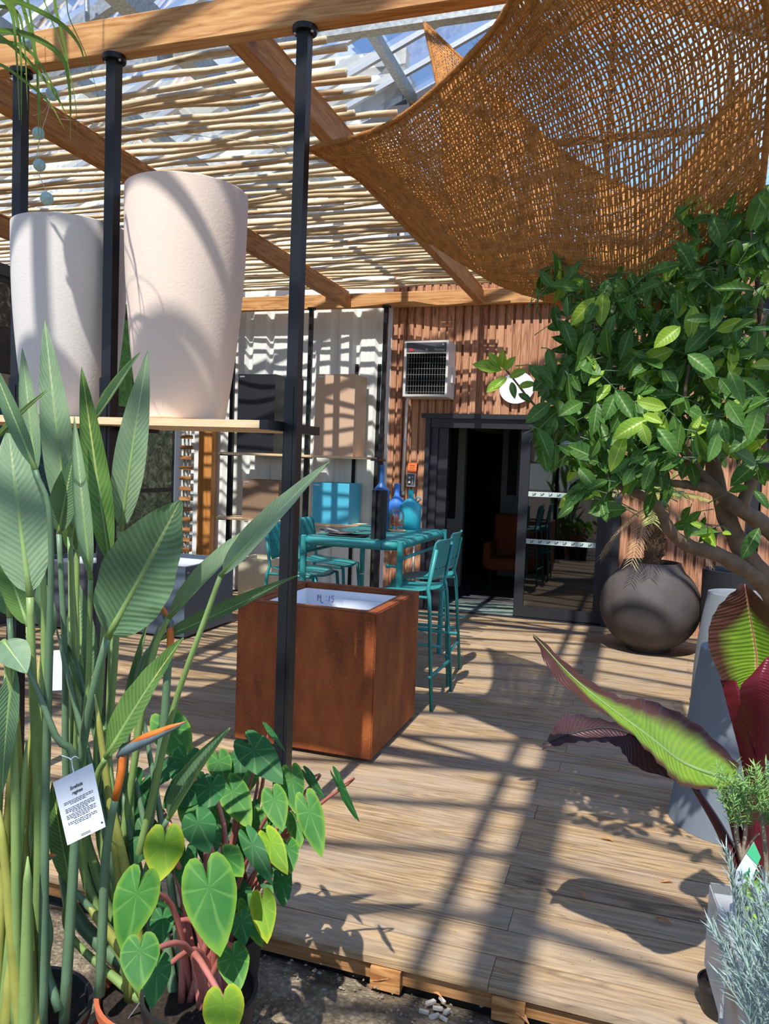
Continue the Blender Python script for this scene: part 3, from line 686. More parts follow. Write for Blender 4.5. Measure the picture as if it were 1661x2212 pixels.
cube('square_planter', -4.17, -3.77, 7.6, 8.0, 0, .49, 'cubecream', 'cream stone-look square planter on the deck under the wall shelves', .04)
def trough(x0, x1, y0, y1, h, m1, label):
    t = thing('rectangular_planter', label, 'planter', ((x0+x1)/2, (y0+y1)/2, 0)); w = .035
    bm = NB(); box(bm, x0, x1, y0, y1, .02, .05); box(bm, x0, x0+w, y0, y1, .05, h); box(bm, x1-w, x1, y0, y1, .05, h); box(bm, x0+w, x1-w, y0, y0+w, .05, h); box(bm, x0+w, x1-w, y1-w, y1, .05, h)
    build('body', bm, M[m1], t)
    bm = NB(); box(bm, x0+w, x1-w, y1-w-.006, y1-w, .1, h-.04); box(bm, x0+w, x0+w+.006, y0+w, y1-w, .1, h-.04); build('liner', bm, M['liner'], t)
    bm = NB(); box(bm, x1-.0, x1+.003, y0+.03, y0+.06, h-.06, h-.045); build('name_plate', bm, M['alu'], t)
    bm = NB(); 
    for a in (x0+.05, x1-.11):
        for b_ in (y0+.05, y1-.11): box(bm, a, a+.06, b_, b_+.06, 0, .02)
    build('feet', bm, M['blackm'], t)
trough(-4.42, -3.665, 5.75, 6.58, .63, 'greyplanter', 'blue-grey rectangular metal planter with white lining, behind the big leaves')
trough(-5.25, -4.55, 5.6, 6.3, .6, 'greyside', 'dark grey square planter half hidden by the leaves, left of the blue-grey one')

# corten planter
ct = thing('corten_planter', 'large rust-brown corten steel cube planter on the deck', 'planter', (-1.665, 4.19, 0))
x0, x1, y0, y1, h, w = -2.07, -1.262, 3.775, 4.6, .80, .075
bm = NB()
o_ = [(x0, y0), (x1, y0), (x1, y1), (x0, y1)]; i_ = [(x0+w, y0+w), (x1-w, y0+w), (x1-w, y1-w), (x0+w, y1-w)]
vb = [bm.verts.new((a, b_, .02)) for a, b_ in o_]; vt = [bm.verts.new((a, b_, h)) for a, b_ in o_]; vi = [bm.verts.new((a, b_, h)) for a, b_ in i_]; vd = [bm.verts.new((a, b_, h-.05)) for a, b_ in i_]
for k in range(4):
    k2 = (k+1) % 4
    bm.faces.new((vb[k], vb[k2], vt[k2], vt[k])); bm.faces.new((vt[k], vt[k2], vi[k2], vi[k])); bm.faces.new((vi[k], vi[k2], vd[k2], vd[k]))
bm.faces.new(vb[::-1])
bmesh.ops.bevel(bm, geom=[e for e in bm.edges if not e.is_boundary], offset=.006, segments=2, affect='EDGES')
build('body', bm, M['corten'], ct)
bm = NB(); a0, a1, b0, b1 = x0+w+.004, x1-w-.004, y0+w+.004, y1-w-.004
box(bm, a0, a1, b0, b1, .3, .31); box(bm, a0, a1, b1-.006, b1, .31, h-.03); box(bm, a0, a1, b0, b0+.006, .31, h-.03); box(bm, a0, a0+.006, b0, b1, .31, h-.03); box(bm, a1-.006, a1, b0, b1, .31, h-.03)
build('liner', bm, M['liner'], ct)
bm = NB()
for a in (x0+.05, x1-.12):
    for b_ in (y0+.05, y1-.12): box(bm, a, a+.07, b_, b_+.07, 0, .02)
build('feet', bm, M['blackm'], ct)
bm = NB(); q = b1-.008
wx, wz = at(686, 1300, q).x, .695
for sgm in ([(0, .0), (0, .03), (.008, .015), (.016, .03), (.016, 0), (.02, -.01), (.03, -.008)], [(.045, .004), (.047, .006)], [(.045, .022), (.047, .024)], [(.06, 0), (.062, .03)], [(.086, .03), (.074, .029), (.074, .018), (.084, .014), (.082, .002), (.072, 0)]):
    tube(bm, [(wx+a*1.3, q, wz+b_*1.3) for a, b_ in sgm], .0018, 5)
build('handwriting', bm, M['blueink'], ct)
pp = NB(); box(pp, at(742, 1290, 4.51).x, at(828, 1300, 4.51).x, b1-.012, b1-.010, .58, .722)
build('paper_sheet', pp, M['paper'], label='white printed sheet taped inside the corten planter', cat='paper')

# ================================================================== BAR TABLE
tb = thing('bar_table', 'tall turquoise-green metal bar table with rounded corners', 'table', (-1.88, 5.68, 0))
TX0, TX1, TY0, TY1, TZ = -2.24, -1.555, 5.02, 6.33, 1.05
def rrect(x0, x1, y0, y1, r, n=8):
    o = []
    for cx, cy, a in ((x1-r, y0+r, -90), (x1-r, y1-r, 0), (x0+r, y1-r, 90), (x0+r, y0+r, 180)):
        for i in range(n+1): o.append((cx+r*math.cos(math.radians(a+90*i/n)), cy+r*math.sin(math.radians(a+90*i/n))))
    return o
def slab(bm, o, z0, z1):
    a = [bm.verts.new((x, y, z0)) for x, y in o]; b_ = [bm.verts.new((x, y, z1)) for x, y in o]; n = len(o)
    bm.faces.new(a[::-1]); bm.faces.new(b_)
    for i in range(n): bm.faces.new((a[i], a[(i+1) % n], b_[(i+1) % n], b_[i]))
bm = NB(); slab(bm, rrect(TX0+.01, TX1-.01, TY0+.01, TY1-.01, .09), TZ-.012, TZ); build('tabletop', bm, M['teal'], tb, smooth=True, autos=.5)
bm = NB(); o_ = rrect(TX0, TX1, TY0, TY1, .10); 
tube(bm, [(x, y, TZ-.032) for x, y in o_]+[(o_[0][0], o_[0][1], TZ-.032)], .03, 10, cap=False); build('rim_tube', bm, M['teal'], tb, smooth=True)
for x in (TX0-.015, TX1+.02):
    for y in (TY0+.03, TY1-.03):
        bm = NB(); tube(bm, [(x, y, .0), (x, y, TZ+.0), (x, y, TZ+.004)], [.022, .022, .016], 16); l = build('leg', bm, M['teal'], tb, smooth=True, autos=.6)
        bm = NB(); lathe(bm, [(.023, .62), (.0235, .622), (.0235, .626), (.023, .628)], (x, y, 0), 16); build('joint_ring', bm, M['alu'], l)
for x in (TX0-.015, TX1+.02):
    bm = NB(); tube(bm, [(x, TY0, .93), (x, TY1, .93)], .012, 10); build('side_rail', bm, M['teal'], tb, smooth=True)
for y in (TY0+.03, TY1-.03):
    bm = NB(); tube(bm, [(TX0, y, .20), (TX1, y, .20)], .012, 10); build('stretcher', bm, M['teal'], tb, smooth=True)
bm = NB(); tube(bm, [(TX1-.06, TY0+.03, .88), (TX1+.02, TY0+.03, .88)], .010, 8); ball(bm, (TX1-.065, TY0+.03, .88), .017, 8); build('hook', bm, M['teal'], tb, smooth=True)
# bar stools (local: sitter faces +x, origin on the floor)
def make_stool():
    t = thing('bar_stool', '', 'bar stool', (0, 0, 0), 0, 'turquoise bar stools around the tall table')
    SZ = .76; r = .0125
    for s in (-1, 1):
        y = s*.20
        bm = NB(); tube(bm, [(-.27, s*.245, 0), (-.215, s*.205, SZ-.03), (-.20, s*.195, SZ+.02), (-.245, s*.19, SZ+.28)], r, 10); build('rear_leg', bm, M['teal'], t, smooth=True)
        bm = NB(); tube(bm, [(.24, s*.235, 0), (.18, s*.195, SZ-.03)], r, 10); build('front_leg', bm, M['teal'], t, smooth=True)
        bm = NB(); tube(bm, [(-.215, y, SZ-.035), (.18, y, SZ-.035)], .010, 8); build('side_bar', bm, M['teal'], t, smooth=True)
        bm = NB(); tube(bm, [(-.30, s*.222, .42), (.235, s*.215, .42)], .010, 8); build('side_stretcher', bm, M['teal'], t, smooth=True)
    for x, z in ((.222, .30), (-.25, .22)):
        bm = NB(); tube(bm, [(x, -.26, z), (x, .26, z)], .0115, 8); build('footrest', bm, M['teal'], t, smooth=True)
    bm = NB(); nx_, ny_ = 14, 12; g = []
    for j in range(ny_+1):
        row = []
        for i in range(nx_+1):
            u = i/nx_*2-1; v = j/ny_*2-1
            k = (1-.12*abs(v)**3); x = -.01+u*.205*k; yy = v*.205*(1-.10*abs(u)**3)
            z = SZ-.006+.022*u*u*(1 if u < 0 else -.9)-.014*(1-v*v)
            row.append(bm.verts.new((x, yy, z)))
        g.append(row)
    for j in range(ny_):
        for i in range(nx_): bm.faces.new((g[j][i], g[j][i+1], g[j+1][i+1], g[j+1][i]))
    build('seat', bm, M['teal'], t, smooth=True, solid=.006)
    bm = NB(); g = []
    for j in range(13):
        row = []
        for i in range(13):
            v = j/12*2-1; w_ = i/12
            z = SZ+.07+w_*.27; half = .20*(1-.05*abs(w_-.5)) * (1-.12*(max(0, w_-.8)/.2)**2-.12*(max(0, .2-w_)/.2)**2)
            row.append(bm.verts.new((-.222-.045*w_-.030*(1-v*v)+.03-.012*(w_ > .92), v*half, z)))
        g.append(row)
    dead = set()
    for j in range(12):
        for i in range(12): bm.faces.new((g[j][i], g[j+1][i], g[j+1][i+1], g[j][i+1]))
    bk = build('backrest', bm, M['teal'], t, smooth=True, solid=.005)
    bm = NB()
    for a in range(-2, 3):
        for b_ in range(-1, 2):
            v = a/3.2; c = V((-.222-.045*.5-.030*(1-v*v)+.036, v*.20, SZ+.205+b_*.06)); 
            tube(bm, [c-V((.004, 0, 0)), c+V((.0012, 0, 0))], .0035, 8)
    build('perforations', bm, M['blackm'], bk)
    return t
st = make_stool()
spots = [(-1.46, 5.02, PI, 'turquoise metal bar stool nearest the rust-brown planter, back to the doorway'),
         (-1.52, 5.62, PI, 'turquoise metal bar stool next to the open doorway, behind the nearest stool'),
         (-2.40, 5.42, 0, 'turquoise bar stool on the far side of the table, its backrest nearest the front post'),
         (-2.44, 6.02, 0, 'turquoise bar stool on the far side of the table, nearest the white wall')]
for i, (x, y, a, lb) in enumerate(spots):
    o = st if i == 0 else copy_tree(st)
    o.location = (x, y, 0); o.rotation_euler = (0, 0, a+(.05 if i % 2 else -.03)); o['label'] = lb
# items on the table
def bottle(prof, c, mat, name, label, cat='bottle', handle=None):
    t = thing(name, label, cat, c)
    bm = NB(); lathe(bm, prof, c, 40); build('body', bm, M[mat], t, smooth=True, autos=.8)
    if handle:
        bm = NB(); tube(bm, [V(c)+V(h) for h in handle], .006, 8); build('handle', bm, M[mat], t, smooth=True)
    return t
pq = fl(826, 1152, TZ); bottle([(0, 0), (.058, 0), (.064, .008), (.066, .315), (.06, .33), (.022, .375), (.018, .39), (.0165, .51), (.019, .512), (.019, .52), (.012, .52), (.012, .48), (0, .48)], (at(820, 1152, pq.y+.14).x, pq.y+.14, TZ), 'bluebot', 'tall_bottle', 'tall dark blue long-necked bottle behind the black box on the table')
bottle([(0, 0), (.07, 0), (.078, .01), (.078, .2), (.024, .27), (.022, .36), (.025, .37), (.016, .37), (0, .36)], (-1.93, 6.2, TZ), 'bluebot2', 'small_blue_bottle', 'brighter blue bottle partly hidden behind the dark blue one')
bottle([(0, 0), (.085, 0), (.092, .01), (.094, .19), (.088, .2), (.03, .25), (.024, .262), (.024, .32), (.028, .325), (.02, .325), (0, .3)], (-1.80, 6.17, TZ), 'turqbot', 'turquoise_jug', 'wide turquoise jug with a short neck and ring handle', 'jug', [(.06, 0, .225), (.085, 0, .245), (.075, 0, .27), (.05, 0, .262), (.045, 0, .24)])
p = fl(856, 1148, TZ)
bj = thing('bell_jar', 'clear glass bell jar of rust-coloured dried coral twigs on a round wooden base', 'bell jar', (p.x, p.y, TZ))
bm = NB(); lathe(bm, [(0, 0), (.072, 0), (.074, .004), (.074, .012), (.07, .015), (0, .015)], (p.x, p.y, TZ), 36); build('base', bm, M['plank'], bj, smooth=True, autos=.6)
bm = NB(); pr = [(.06, .016)]+[(.06, .13)]+[(.06*math.cos(a*PI/20), .13+.055*math.sin(a*PI/20)) for a in range(1, 10)]+[(0, .185)]; lathe(bm, pr, (p.x, p.y, TZ), 36); build('dome', bm, M['bell'], bj, smooth=True)
bm = NB(); rg = random.Random(3)
for i in range(70):
    a = rg.uniform(0, 2*PI); e = rg.uniform(.1, 1.5); L = rg.uniform(.07, .13)*(.65+.35*math.sin(e)); s0 = V((p.x, p.y, TZ+.04))
    d = V((math.cos(a)*math.cos(e), math.sin(a)*math.cos(e), math.sin(e))); e1 = s0+d*L*.6+V((0, 0, .01)); e2 = s0+d*min(L, .048/max(math.cos(e), .45)); tube(bm, [s0, e1.lerp(s0+d*L*.6, .5), e2], [.0022, .0018, .0012], 4)
    for _ in range(2):
        q = d+V((rg.uniform(-.6, .6), rg.uniform(-.6, .6), rg.uniform(-.3, .6))); tube(bm, [s0+d*L*.5, s0+d*L*.5+q*.018], [.0015, .001], 4)
tube(bm, [(p.x, p.y, TZ+.014), (p.x, p.y, TZ+.05)], .008, 6)
build('dried_twigs', bm, M['coral'], bj)
p = fl(832, 1148, TZ)
cp = thing('potted_cactus', 'tiny green succulent in a slim turquoise pot behind the black box', 'succulent', (p.x, p.y+.12, TZ)); c = V((p.x, p.y+.12, TZ))
bm = NB(); lathe(bm, [(0, 0), (.026, 0), (.034, .11), (.03, .11), (.028, .095), (0, .095)], c, 24); build('pot', bm, plain('mint_pot', '#3fb59b', .4), cp, smooth=True, autos=.6)
bm = NB(); lathe(bm, [(0, .09), (.03, .09), (.03, .115), (0, .115)], c, 16); build('topsoil', bm, M['coral'], cp)
bm = NB()
for i in range(16):
    a = i*2.4; e = .3+i*.07; d = V((math.cos(a)*math.cos(e), math.sin(a)*math.cos(e), math.sin(e))); tube(bm, [c+V((0, 0, .11)), c+V((0, 0, .11))+d*.02, c+V((0, 0, .11))+d*.042], [.004, .006, .001], 5)
build('leaves', bm, M['cactus'], cp, smooth=True)
# black fluted box standing on the table
pa = fl(812, 1166, TZ); 
bx = thing('black_column', 'tall matt black column with a grooved front standing on the table edge', 'column', (pa.x, pa.y+.05, TZ)); c = V((pa.x, pa.y+.05, TZ))
bm = NB(); o_ = [(-.043, -.04), (-.016, -.04), (-.012, -.015), (.012, -.015), (.016, -.04), (.043, -.04), (.043, .04), (-.043, .04)]
slab(bm, [(c.x+a, c.y+b_) for a, b_ in o_], TZ, TZ+.345); build('body', bm, M['blackm'], bx)
bm = NB(); box(bm, c.x-.011, c.x+.011, c.y-.02, c.y-.014, TZ+.02, TZ+.32); build('groove_strip', bm, M['black'], bx)
# magazines
mg = fl(735, 1160, TZ)
M['magp'] = picmat('magazine_cover', [(.35, '#16161a'), (.5, '#5d5a58'), (.65, '#cfcac4')], 18)
for i, (dx, dy, rz, hgt, mt) in enumerate(((0.02, .12, .1, .0, 'ink_black'), (-.03, .13, -.12, .014, 'magp'))):
    bm = NB(); g = []
    for j in range(3):
        row = []
        for k in range(15):
            u = k/14*2-1; v = j/2*2-1; x = u*.14; y = v*.10
            z = hgt+.004+(.030*max(0, -u-.35)**1.3+.022*max(0, u-.3)**1.3)*(1.2 if i else .35); row.append(bm.verts.new((mg.x+dx+x*math.cos(rz)-y*math.sin(rz), mg.y+dy+x*math.sin(rz)+y*math.cos(rz), TZ+z)))
        g.append(row)
    for j in range(2):
        for k in range(14): bm.faces.new((g[j][k], g[j][k+1], g[j+1][k+1], g[j+1][k]))
    o = build('magazine', bm, M[mt], smooth=True, label=('dark magazine lying flat on the table, under the other one', 'magazine with curled corners lying on top of the other one on the table')[i], cat='magazine', group='magazines on the bar table')
    md = o.modifiers.new('Solidify', 'SOLIDIFY'); md.thickness = .006; md.offset = 1

# ================================================================== WALL FITTINGS
ht = thing('wall_heater', 'grey boxed fan heater with wire grille, fixed above the doorway on the wooden wall', 'heater', (-2.18, 8.05, 2.31))
hx0, hx1, hy0, hy1, hz0, hz1 = -2.435, -1.955, 7.88, 8.19, 2.30, 2.885
bm = NB(); w = .025
box(bm, hx0, hx0+w, hy0, hy1, hz0, hz1); box(bm, hx1-w, hx1, hy0, hy1, hz0, hz1); box(bm, hx0+w, hx1-w, hy0, hy1, hz0, hz0+w); box(bm, hx0+w, hx1-w, hy0, hy1, hz1-w, hz1); box(bm, hx0+w, hx1-w, hy1-.02, hy1, hz0+w, hz1-w); box(bm, hx0+w, hx1-w, hy0, hy0+.03, hz1-.135, hz1-.12)
build('casing', bm, M['heater'], ht)
bm = NB(); box(bm, hx0+w, hx1-w, hy0-.004, hy0+.02, hz1-.12, hz1-.022); build('control_panel', bm, M['darkpanel'], ht)
bm = NB(); box(bm, hx0+w, hx1-w, hy0+.12, hy0+.13, hz0+w, hz1-.13); build('dark_interior', bm, M['blackm'], ht)
bm = NB(); n = 15
for i in range(n+1):
    x = hx0+w+(hx1-hx0-2*w)*i/n; tube(bm, [(x, hy0+.005, hz0+w), (x, hy0+.005, hz1-.13)], .0018, 5)
for i in range(8):
    z = hz0+.05+i*.06; tube(bm, [(hx0+w, hy0+.002, z), (hx1-w, hy0+.002, z)], .002, 5)
build('grille', bm, plain('grey_wire', '#7b7c78', .6), ht)
bm = NB()
for i in range(14):
    x = hx0+.04+i*.03; box(bm, x, x+.004, hy0+.03, hy0+.09, hz0+.04, hz1-.14)
build('fins', bm, M['blackm'], ht)
bm = NB(); lathe(bm, [(.0, 0), (.026, 0), (.026, .002), (0, .002)], (0, 0, 0), 20, 1, .62); bmesh.ops.transform(bm, matrix=Matrix.Translation((hx0+.08, hy0-.005, hz1-.098)) @ Matrix.Rotation(PI/2, 4, 'X'), verts=bm.verts); build('red_logo', bm, M['red'], ht)
bm = NB(); lathe(bm, [(0, 0), (.011, 0), (.011, .003), (0, .003)], (0, 0, 0), 16); bmesh.ops.transform(bm, matrix=Matrix.Translation((hx1-.06, hy0-.005, hz1-.045)) @ Matrix.Rotation(PI/2, 4, 'X'), verts=bm.verts); build('round_emblem', bm, M['alu'], ht)
bm = NB(); box(bm, hx1, hx1+.022, 8.02, 8.14, hz0+.16, hz0+.33); build('side_flap', bm, M['heater'], ht)
DG = None
def text(name, s, size, loc, rotm, mat, parent, align='CENTER', shear=0):
    cu = bpy.data.curves.new('t', 'FONT'); cu.body = s; cu.size = size; cu.align_x = align; cu.extrude = .0004; cu.shear = shear
    o = bpy.data.objects.new('t', cu); COL.objects.link(o)
    me = bpy.data.meshes.new_from_object(o); COL.objects.unlink(o); bpy.data.objects.remove(o)
    me.transform(Matrix.Translation(loc) @ rotm)
    bm = NB(); bm.from_mesh(me); bpy.data.meshes.remove(me)
    return build(name, bm, mat, parent)
RX = Matrix.Rotation(PI/2, 4, 'X')
text('lettering', 'Panther', .036, (hx1-.095, hy0-.006, hz1-.108), RX, M['alu'], ht)
text('lettering', '(8)', .03, (hx0+.245, hy0-.006, hz1-.105), RX, M['alu'], ht)
sw = thing('heater_control', 'small steel heater control box with two dials under the orange notice', 'control box', (-2.385, 8.18, 1.33))
bm = NB(); box(bm, -2.435, -2.335, 8.15, 8.2, 1.345, 1.495); build('box', bm, M['steelbox'], sw, bev=.004)
bm = NB(); box(bm, -2.428, -2.345, 8.147, 8.15, 1.36, 1.485); build('face_plate', bm, M['darkpanel'], sw)
for z in (1.445, 1.395):
    bm = NB(); lathe(bm, [(0, 0), (.013, 0), (.011, .014), (0, .014)], (0, 0, 0), 18); bmesh.ops.transform(bm, matrix=Matrix.Translation((-2.40, 8.147, z)) @ RX, verts=bm.verts); build('dial', bm, M['conduit'], sw, smooth=True, autos=.6)
bm = NB(); box(bm, -2.367, -2.364, 8.145, 8.147, 1.375, 1.44); box(bm, -2.373, -2.358, 8.145, 8.147, 1.45, 1.458); build('scale_marks', bm, M['conduit'], sw)
bm = NB(); box(bm, -2.40, -2.375, 8.145, 8.147, 1.47, 1.478); build('red_logo', bm, M['red'], sw)
og = thing('orange_notice', 'orange plastic notice leaning above the heater control box', 'sign', (-2.385, 8.16, 1.50))
R_ = Matrix.Translation((-2.385, 8.165, 1.50)) @ Matrix.Rotation(-.18, 4, 'X')
bm = NB(); box(bm, -.048, .052, -.002, .002, 0, .115, R_); build('plate', bm, M['orange'], og)
bm = NB()
for k, (a, b_) in enumerate(((-.03, .03), (-.034, .036), (-.03, .034))): box(bm, a, b_, -.004, -.002, .075-k*.018, .083-k*.018 if k == 0 else .079-k*.018, R_)
build('text_lines', bm, plain('dark_red_print', '#7a2a18', .6), og)
cdt = thing('wall_conduit', 'white vertical cable conduit running down from the heater', 'conduit', (-2.5, 8.17, .0))
bm = NB(); tube(bm, [(-2.43, 8.1, 2.33), (-2.47, 8.17, 2.27), (-2.475, 8.175, 2.2), (-2.485, 8.175, 1.26)], .017, 10); build('pipe', bm, M['conduit'], cdt, smooth=True)
bm = NB(); tube(bm, [(-2.487, 8.175, 1.22), (-2.49, 8.175, 1.02)], .02, 10); build('sleeve', bm, M['conduit'], cdt, smooth=True)
for z in (1.27, 1.85):
    bm = NB(); lathe(bm, [(.022, -.02), (.022, .02), (.017, .021)], (-2.48, 8.175, z), 14); build('clip', bm, M['galv'], cdt)
bm = NB(); tube(bm, [(-2.385, 8.18, 1.345), (-2.39, 8.18, 1.25), (-2.35, 8.175, 1.2), (-2.35, 8.18, 1.1)], .004, 6); build('cable', bm, M['blackm'], cdt)
cd2 = thing('wall_pipe', 'thin white pipe on the wooden wall behind the table legs', 'pipe', (-2.33, 8.17, 0))
bm = NB(); tube(bm, [(-2.33, 8.185, 0.02), (-2.33, 8.185, 1.13)], .011, 10); build('pipe', bm, M['conduit'], cd2, smooth=True)
# egg-shaped white sign
bm = NB(); o_ = []
for i in range(48):
    a = 2*PI*i/48; rr_ = .168*(1+.07*math.cos(a-.9)+.03*math.cos(2*a-1.)); o_.append((-1.288+rr_*math.cos(a)*1.06, 2.42+rr_*math.sin(a)))
a_ = [bm.verts.new((x, 8.165, z)) for x, z in o_]; b_ = [bm.verts.new((x, 8.185, z)) for x, z in o_]
bm.faces.new(a_); bm.faces.new(b_[::-1])
for i in range(48): bm.faces.new((a_[i], b_[i], b_[(i+1) % 48], a_[(i+1) % 48]))
build('wall_disc', bm, M['whitetrim'], label='white pebble-shaped disc on the wooden wall above the door', cat='sign')

# right end of the wooden wall: black post, slatted fence with pinkish panel above
bm = NB(); box(bm, .98, 1.08, 8.12, 8.22, 0, 3.7)
build('underdeck_shade2', bm, M['dframe'], kind='structure')
fn = thing('slatted_fence', 'fence of upright larch slats with dark gaps at the right edge', 'fence', (2.2, 8.15, 0))
rr_ = []
x = 1.1; 
while x < 3.6:
    w_ = random.choice((.05, .09, .14)); rr_.append((x, x+w_, 8.14, 8.17, 0, 1.62)); x += w_+random.uniform(.03, .07)
bm = NB(); lay = bm.loops.layers.float_color.new('rnd')
for b_ in rr_:
    r = random.random()
    for f in box(bm, *b_):
        for l in f.loops: l[lay] = (r, (r*7.3) % 1, (r*3.1) % 1, 1)
build('slats', bm, M['larch'], fn)
bm = NB(); box(bm, 1.08, 3.6, 8.10, 8.2, 1.62, 1.72); build('rail', bm, M['black'], fn)
bm = NB(); box(bm, 1.08, 3.6, 8.4, 8.45, 0, 3.8); build('fence_backdrop_shade', bm, M['blackm'], kind='structure')  # added black sheet stands for the darkness beyond the fence
bm = NB(); box(bm, 1.3, 3.6, 8.13, 8.17, 1.72, 2.7)
build('pale_board', bm, plain('mauve_grey_board', '#a9a2a8', .5), label='pale mauve-grey board above the black rail behind the tree', cat='board')

# ================================================================== JUTE SAIL
def cr4(a, b, c, d, t): return .5*((2*b)+(c-a)*t+(2*a-5*b+4*c-d)*t*t+(3*b-a-3*c+d)*t**3)
SG = [[(668, 322, 3.2), (795, 400, 3.4), (945, 520, 3.62), (955, 260, 3.95), (918, 52, 4.2)],
      [(850, 262, 2.95), (960, 440, 3.2), (1075, 612, 3.5), (1090, 440, 3.85), (1110, 235, 4.15)],
      [(1050, 82, 2.6), (1130, 350, 3.0), (1200, 655, 3.4), (1240, 520, 3.7), (1255, 355, 4.0)],
      [(1180, -120, 2.3), (1360, 250, 2.8), (1375, 690, 3.3), (1400, 560, 3.6), (1430, 405, 3.9)],
      [(1480, -330, 2.0), (1662, 40, 2.5), (1640, 440, 2.9), (1632, 330, 3.3), (1600, 180, 3.7)]]
G_ = np.array([[list(at(*q)) for q in row] for row in SG])
def patch(u, v):
    def line(arr, t):
        n = len(arr)-1; t = min(max(t, 0), .99999)*n; k = int(t); t -= k
        a = arr[k-1] if k > 0 else 2*arr[0]-arr[1]; d = arr[k+2] if k+2 <= n else 2*arr[n]-arr[n-1]
        return cr4(a, arr[k], arr[k+1], d, t)
    return line([line(G_[i], v) for i in range(5)], u)
NU, NV = 64, 56
gridp = np.array([[patch(i/NU, j/NV) for j in range(NV+1)] for i in range(NU+1)])
rs = np.random.RandomState(4)
gn = rs.normal(0, 1, gridp.shape)
for _ in range(3):
    gn[1:-1, 1:-1] = (gn[1:-1, 1:-1]*2+gn[2:, 1:-1]+gn[:-2, 1:-1]+gn[1:-1, 2:]+gn[1:-1, :-2])/6
gn[0] = gn[-1] = 0; gn[:, 0] = gn[:, -1] = 0
gridp = gridp+gn*.006
def smp(u, v):
    a = min(u*NU, NU-1e-4); b_ = min(v*NV, NV-1e-4); i, j = int(a), int(b_); a -= i; b_ -= j
    return (gridp[i, j]*(1-a)+gridp[i+1, j]*a)*(1-b_)+(gridp[i, j+1]*(1-a)+gridp[i+1, j+1]*a)*b_
verts = []; faces = []
def strand(P, r, n=4):
    P = np.array(P); T = np.gradient(P, axis=0); T /= np.linalg.norm(T, axis=1)[:, None]+1e-9
    A = np.cross(T, [.3, .5, .81]); A /= np.linalg.norm(A, axis=1)[:, None]+1e-9; B = np.cross(T, A)
    rr = r*(1+.35*rs.rand(len(P)))
    b0 = len(verts)
    for k in range(len(P)):
        for q in range(n):
            a = 2*PI*q/n+k*.5; verts.append(P[k]+(A[k]*math.cos(a)+B[k]*math.sin(a))*rr[k])
    for k in range(len(P)-1):
        for q in range(n): faces.append((b0+k*n+q, b0+(k+1)*n+q, b0+(k+1)*n+(q+1) % n, b0+k*n+(q+1) % n))
NA, NBB = 168, 126
wob = lambda: np.cumsum(rs.normal(0, .00012, 160))
for i in range(NA+1):
    w_ = wob(); u0_ = i/NA; du = rs.normal(0, .0005)
    strand([smp(min(max(u0_+du+w_[k]*(0 if i in (0, NA) else 1)+.0009*math.sin(k*1.57+i*PI), 0), 1), k/150) for k in range(151)], .0034)
for j in range(NBB+1):
    w_ = np.cumsum(rs.normal(0, .00012, 200)); v0_ = j/NBB; dv = rs.normal(0, .0005)
    strand([smp(k/180, min(max(v0_+dv+w_[k]+.0009*math.sin(k*1.3+j*PI), 0), 1)) for k in range(181)], .0036)
me = bpy.data.meshes.new('net'); me.from_pydata([tuple(v) for v in verts], [], faces); me.materials.append(M['jute'])
me.polygons.foreach_set('use_smooth', [True]*len(me.polygons))
sail = thing('jute_sail', 'sagging shade sail of coarse orange-brown jute netting under the glass roof', 'shade sail', tuple(gridp[0, 0]))
me.transform(Matrix.Translation(-WL[sail])); no = bpy.data.objects.new('netting', me); COL.objects.link(no); no.parent = sail
bm = NB()
def hem(P):
    P = [V(p) for p in P]; tube(bm, P, [.009+.003*random.random() for _ in P], 8)
    for p in P:
        for _ in range(7):
            d = V((random.uniform(-1, 1), random.uniform(-1, 1), random.uniform(-1, 1))).normalized(); tube(bm, [p, p+d*.018, p+d*.028+V((random.uniform(-.008, .008),)*3)], [.0007, .0006, .0004], 3, cap=False)
hem([gridp[i, 0] for i in range(NU+1)]); hem([gridp[0, j] for j in range(NV+1)]); hem([gridp[i, NV] for i in range(NU+1)]); hem([gridp[NU, j] for j in range(NV+1)])
build('hem', bm, M['rope'], sail, smooth=True)
bm = NB(); A = V(gridp[0, 0]); tube(bm, [A, A+V((-.04, .02, .005)), A+V((-.07, .03, .01))], [.014, .010, .006], 8); build('corner_loop', bm, M['rope'], sail, smooth=True)
kb = thing('carabiner', 'steel snap hook joining the sail corner to a thin wire behind the front post', 'carabiner', tuple(A+V((-.1, .04, 0))))
c = A+V((-.095, .04, .012)); bm = NB()
tube(bm, [c+V((.035, 0, -.012)), c+V((-.02, 0, -.014)), c+V((-.04, 0, 0)), c+V((-.03, 0, .02)), c+V((.0, 0, .03)), c+V((.035, 0, -.008))], .004, 8); build('ring', bm, M['alu'], kb, smooth=True)
bm = NB(); tube(bm, [c+V((-.035, 0, .012)), c+V((-.09, .02, .045)), V((-3.2, 3.6, 3.42))], .0018, 5); build('wire', bm, M['alu'], kb)

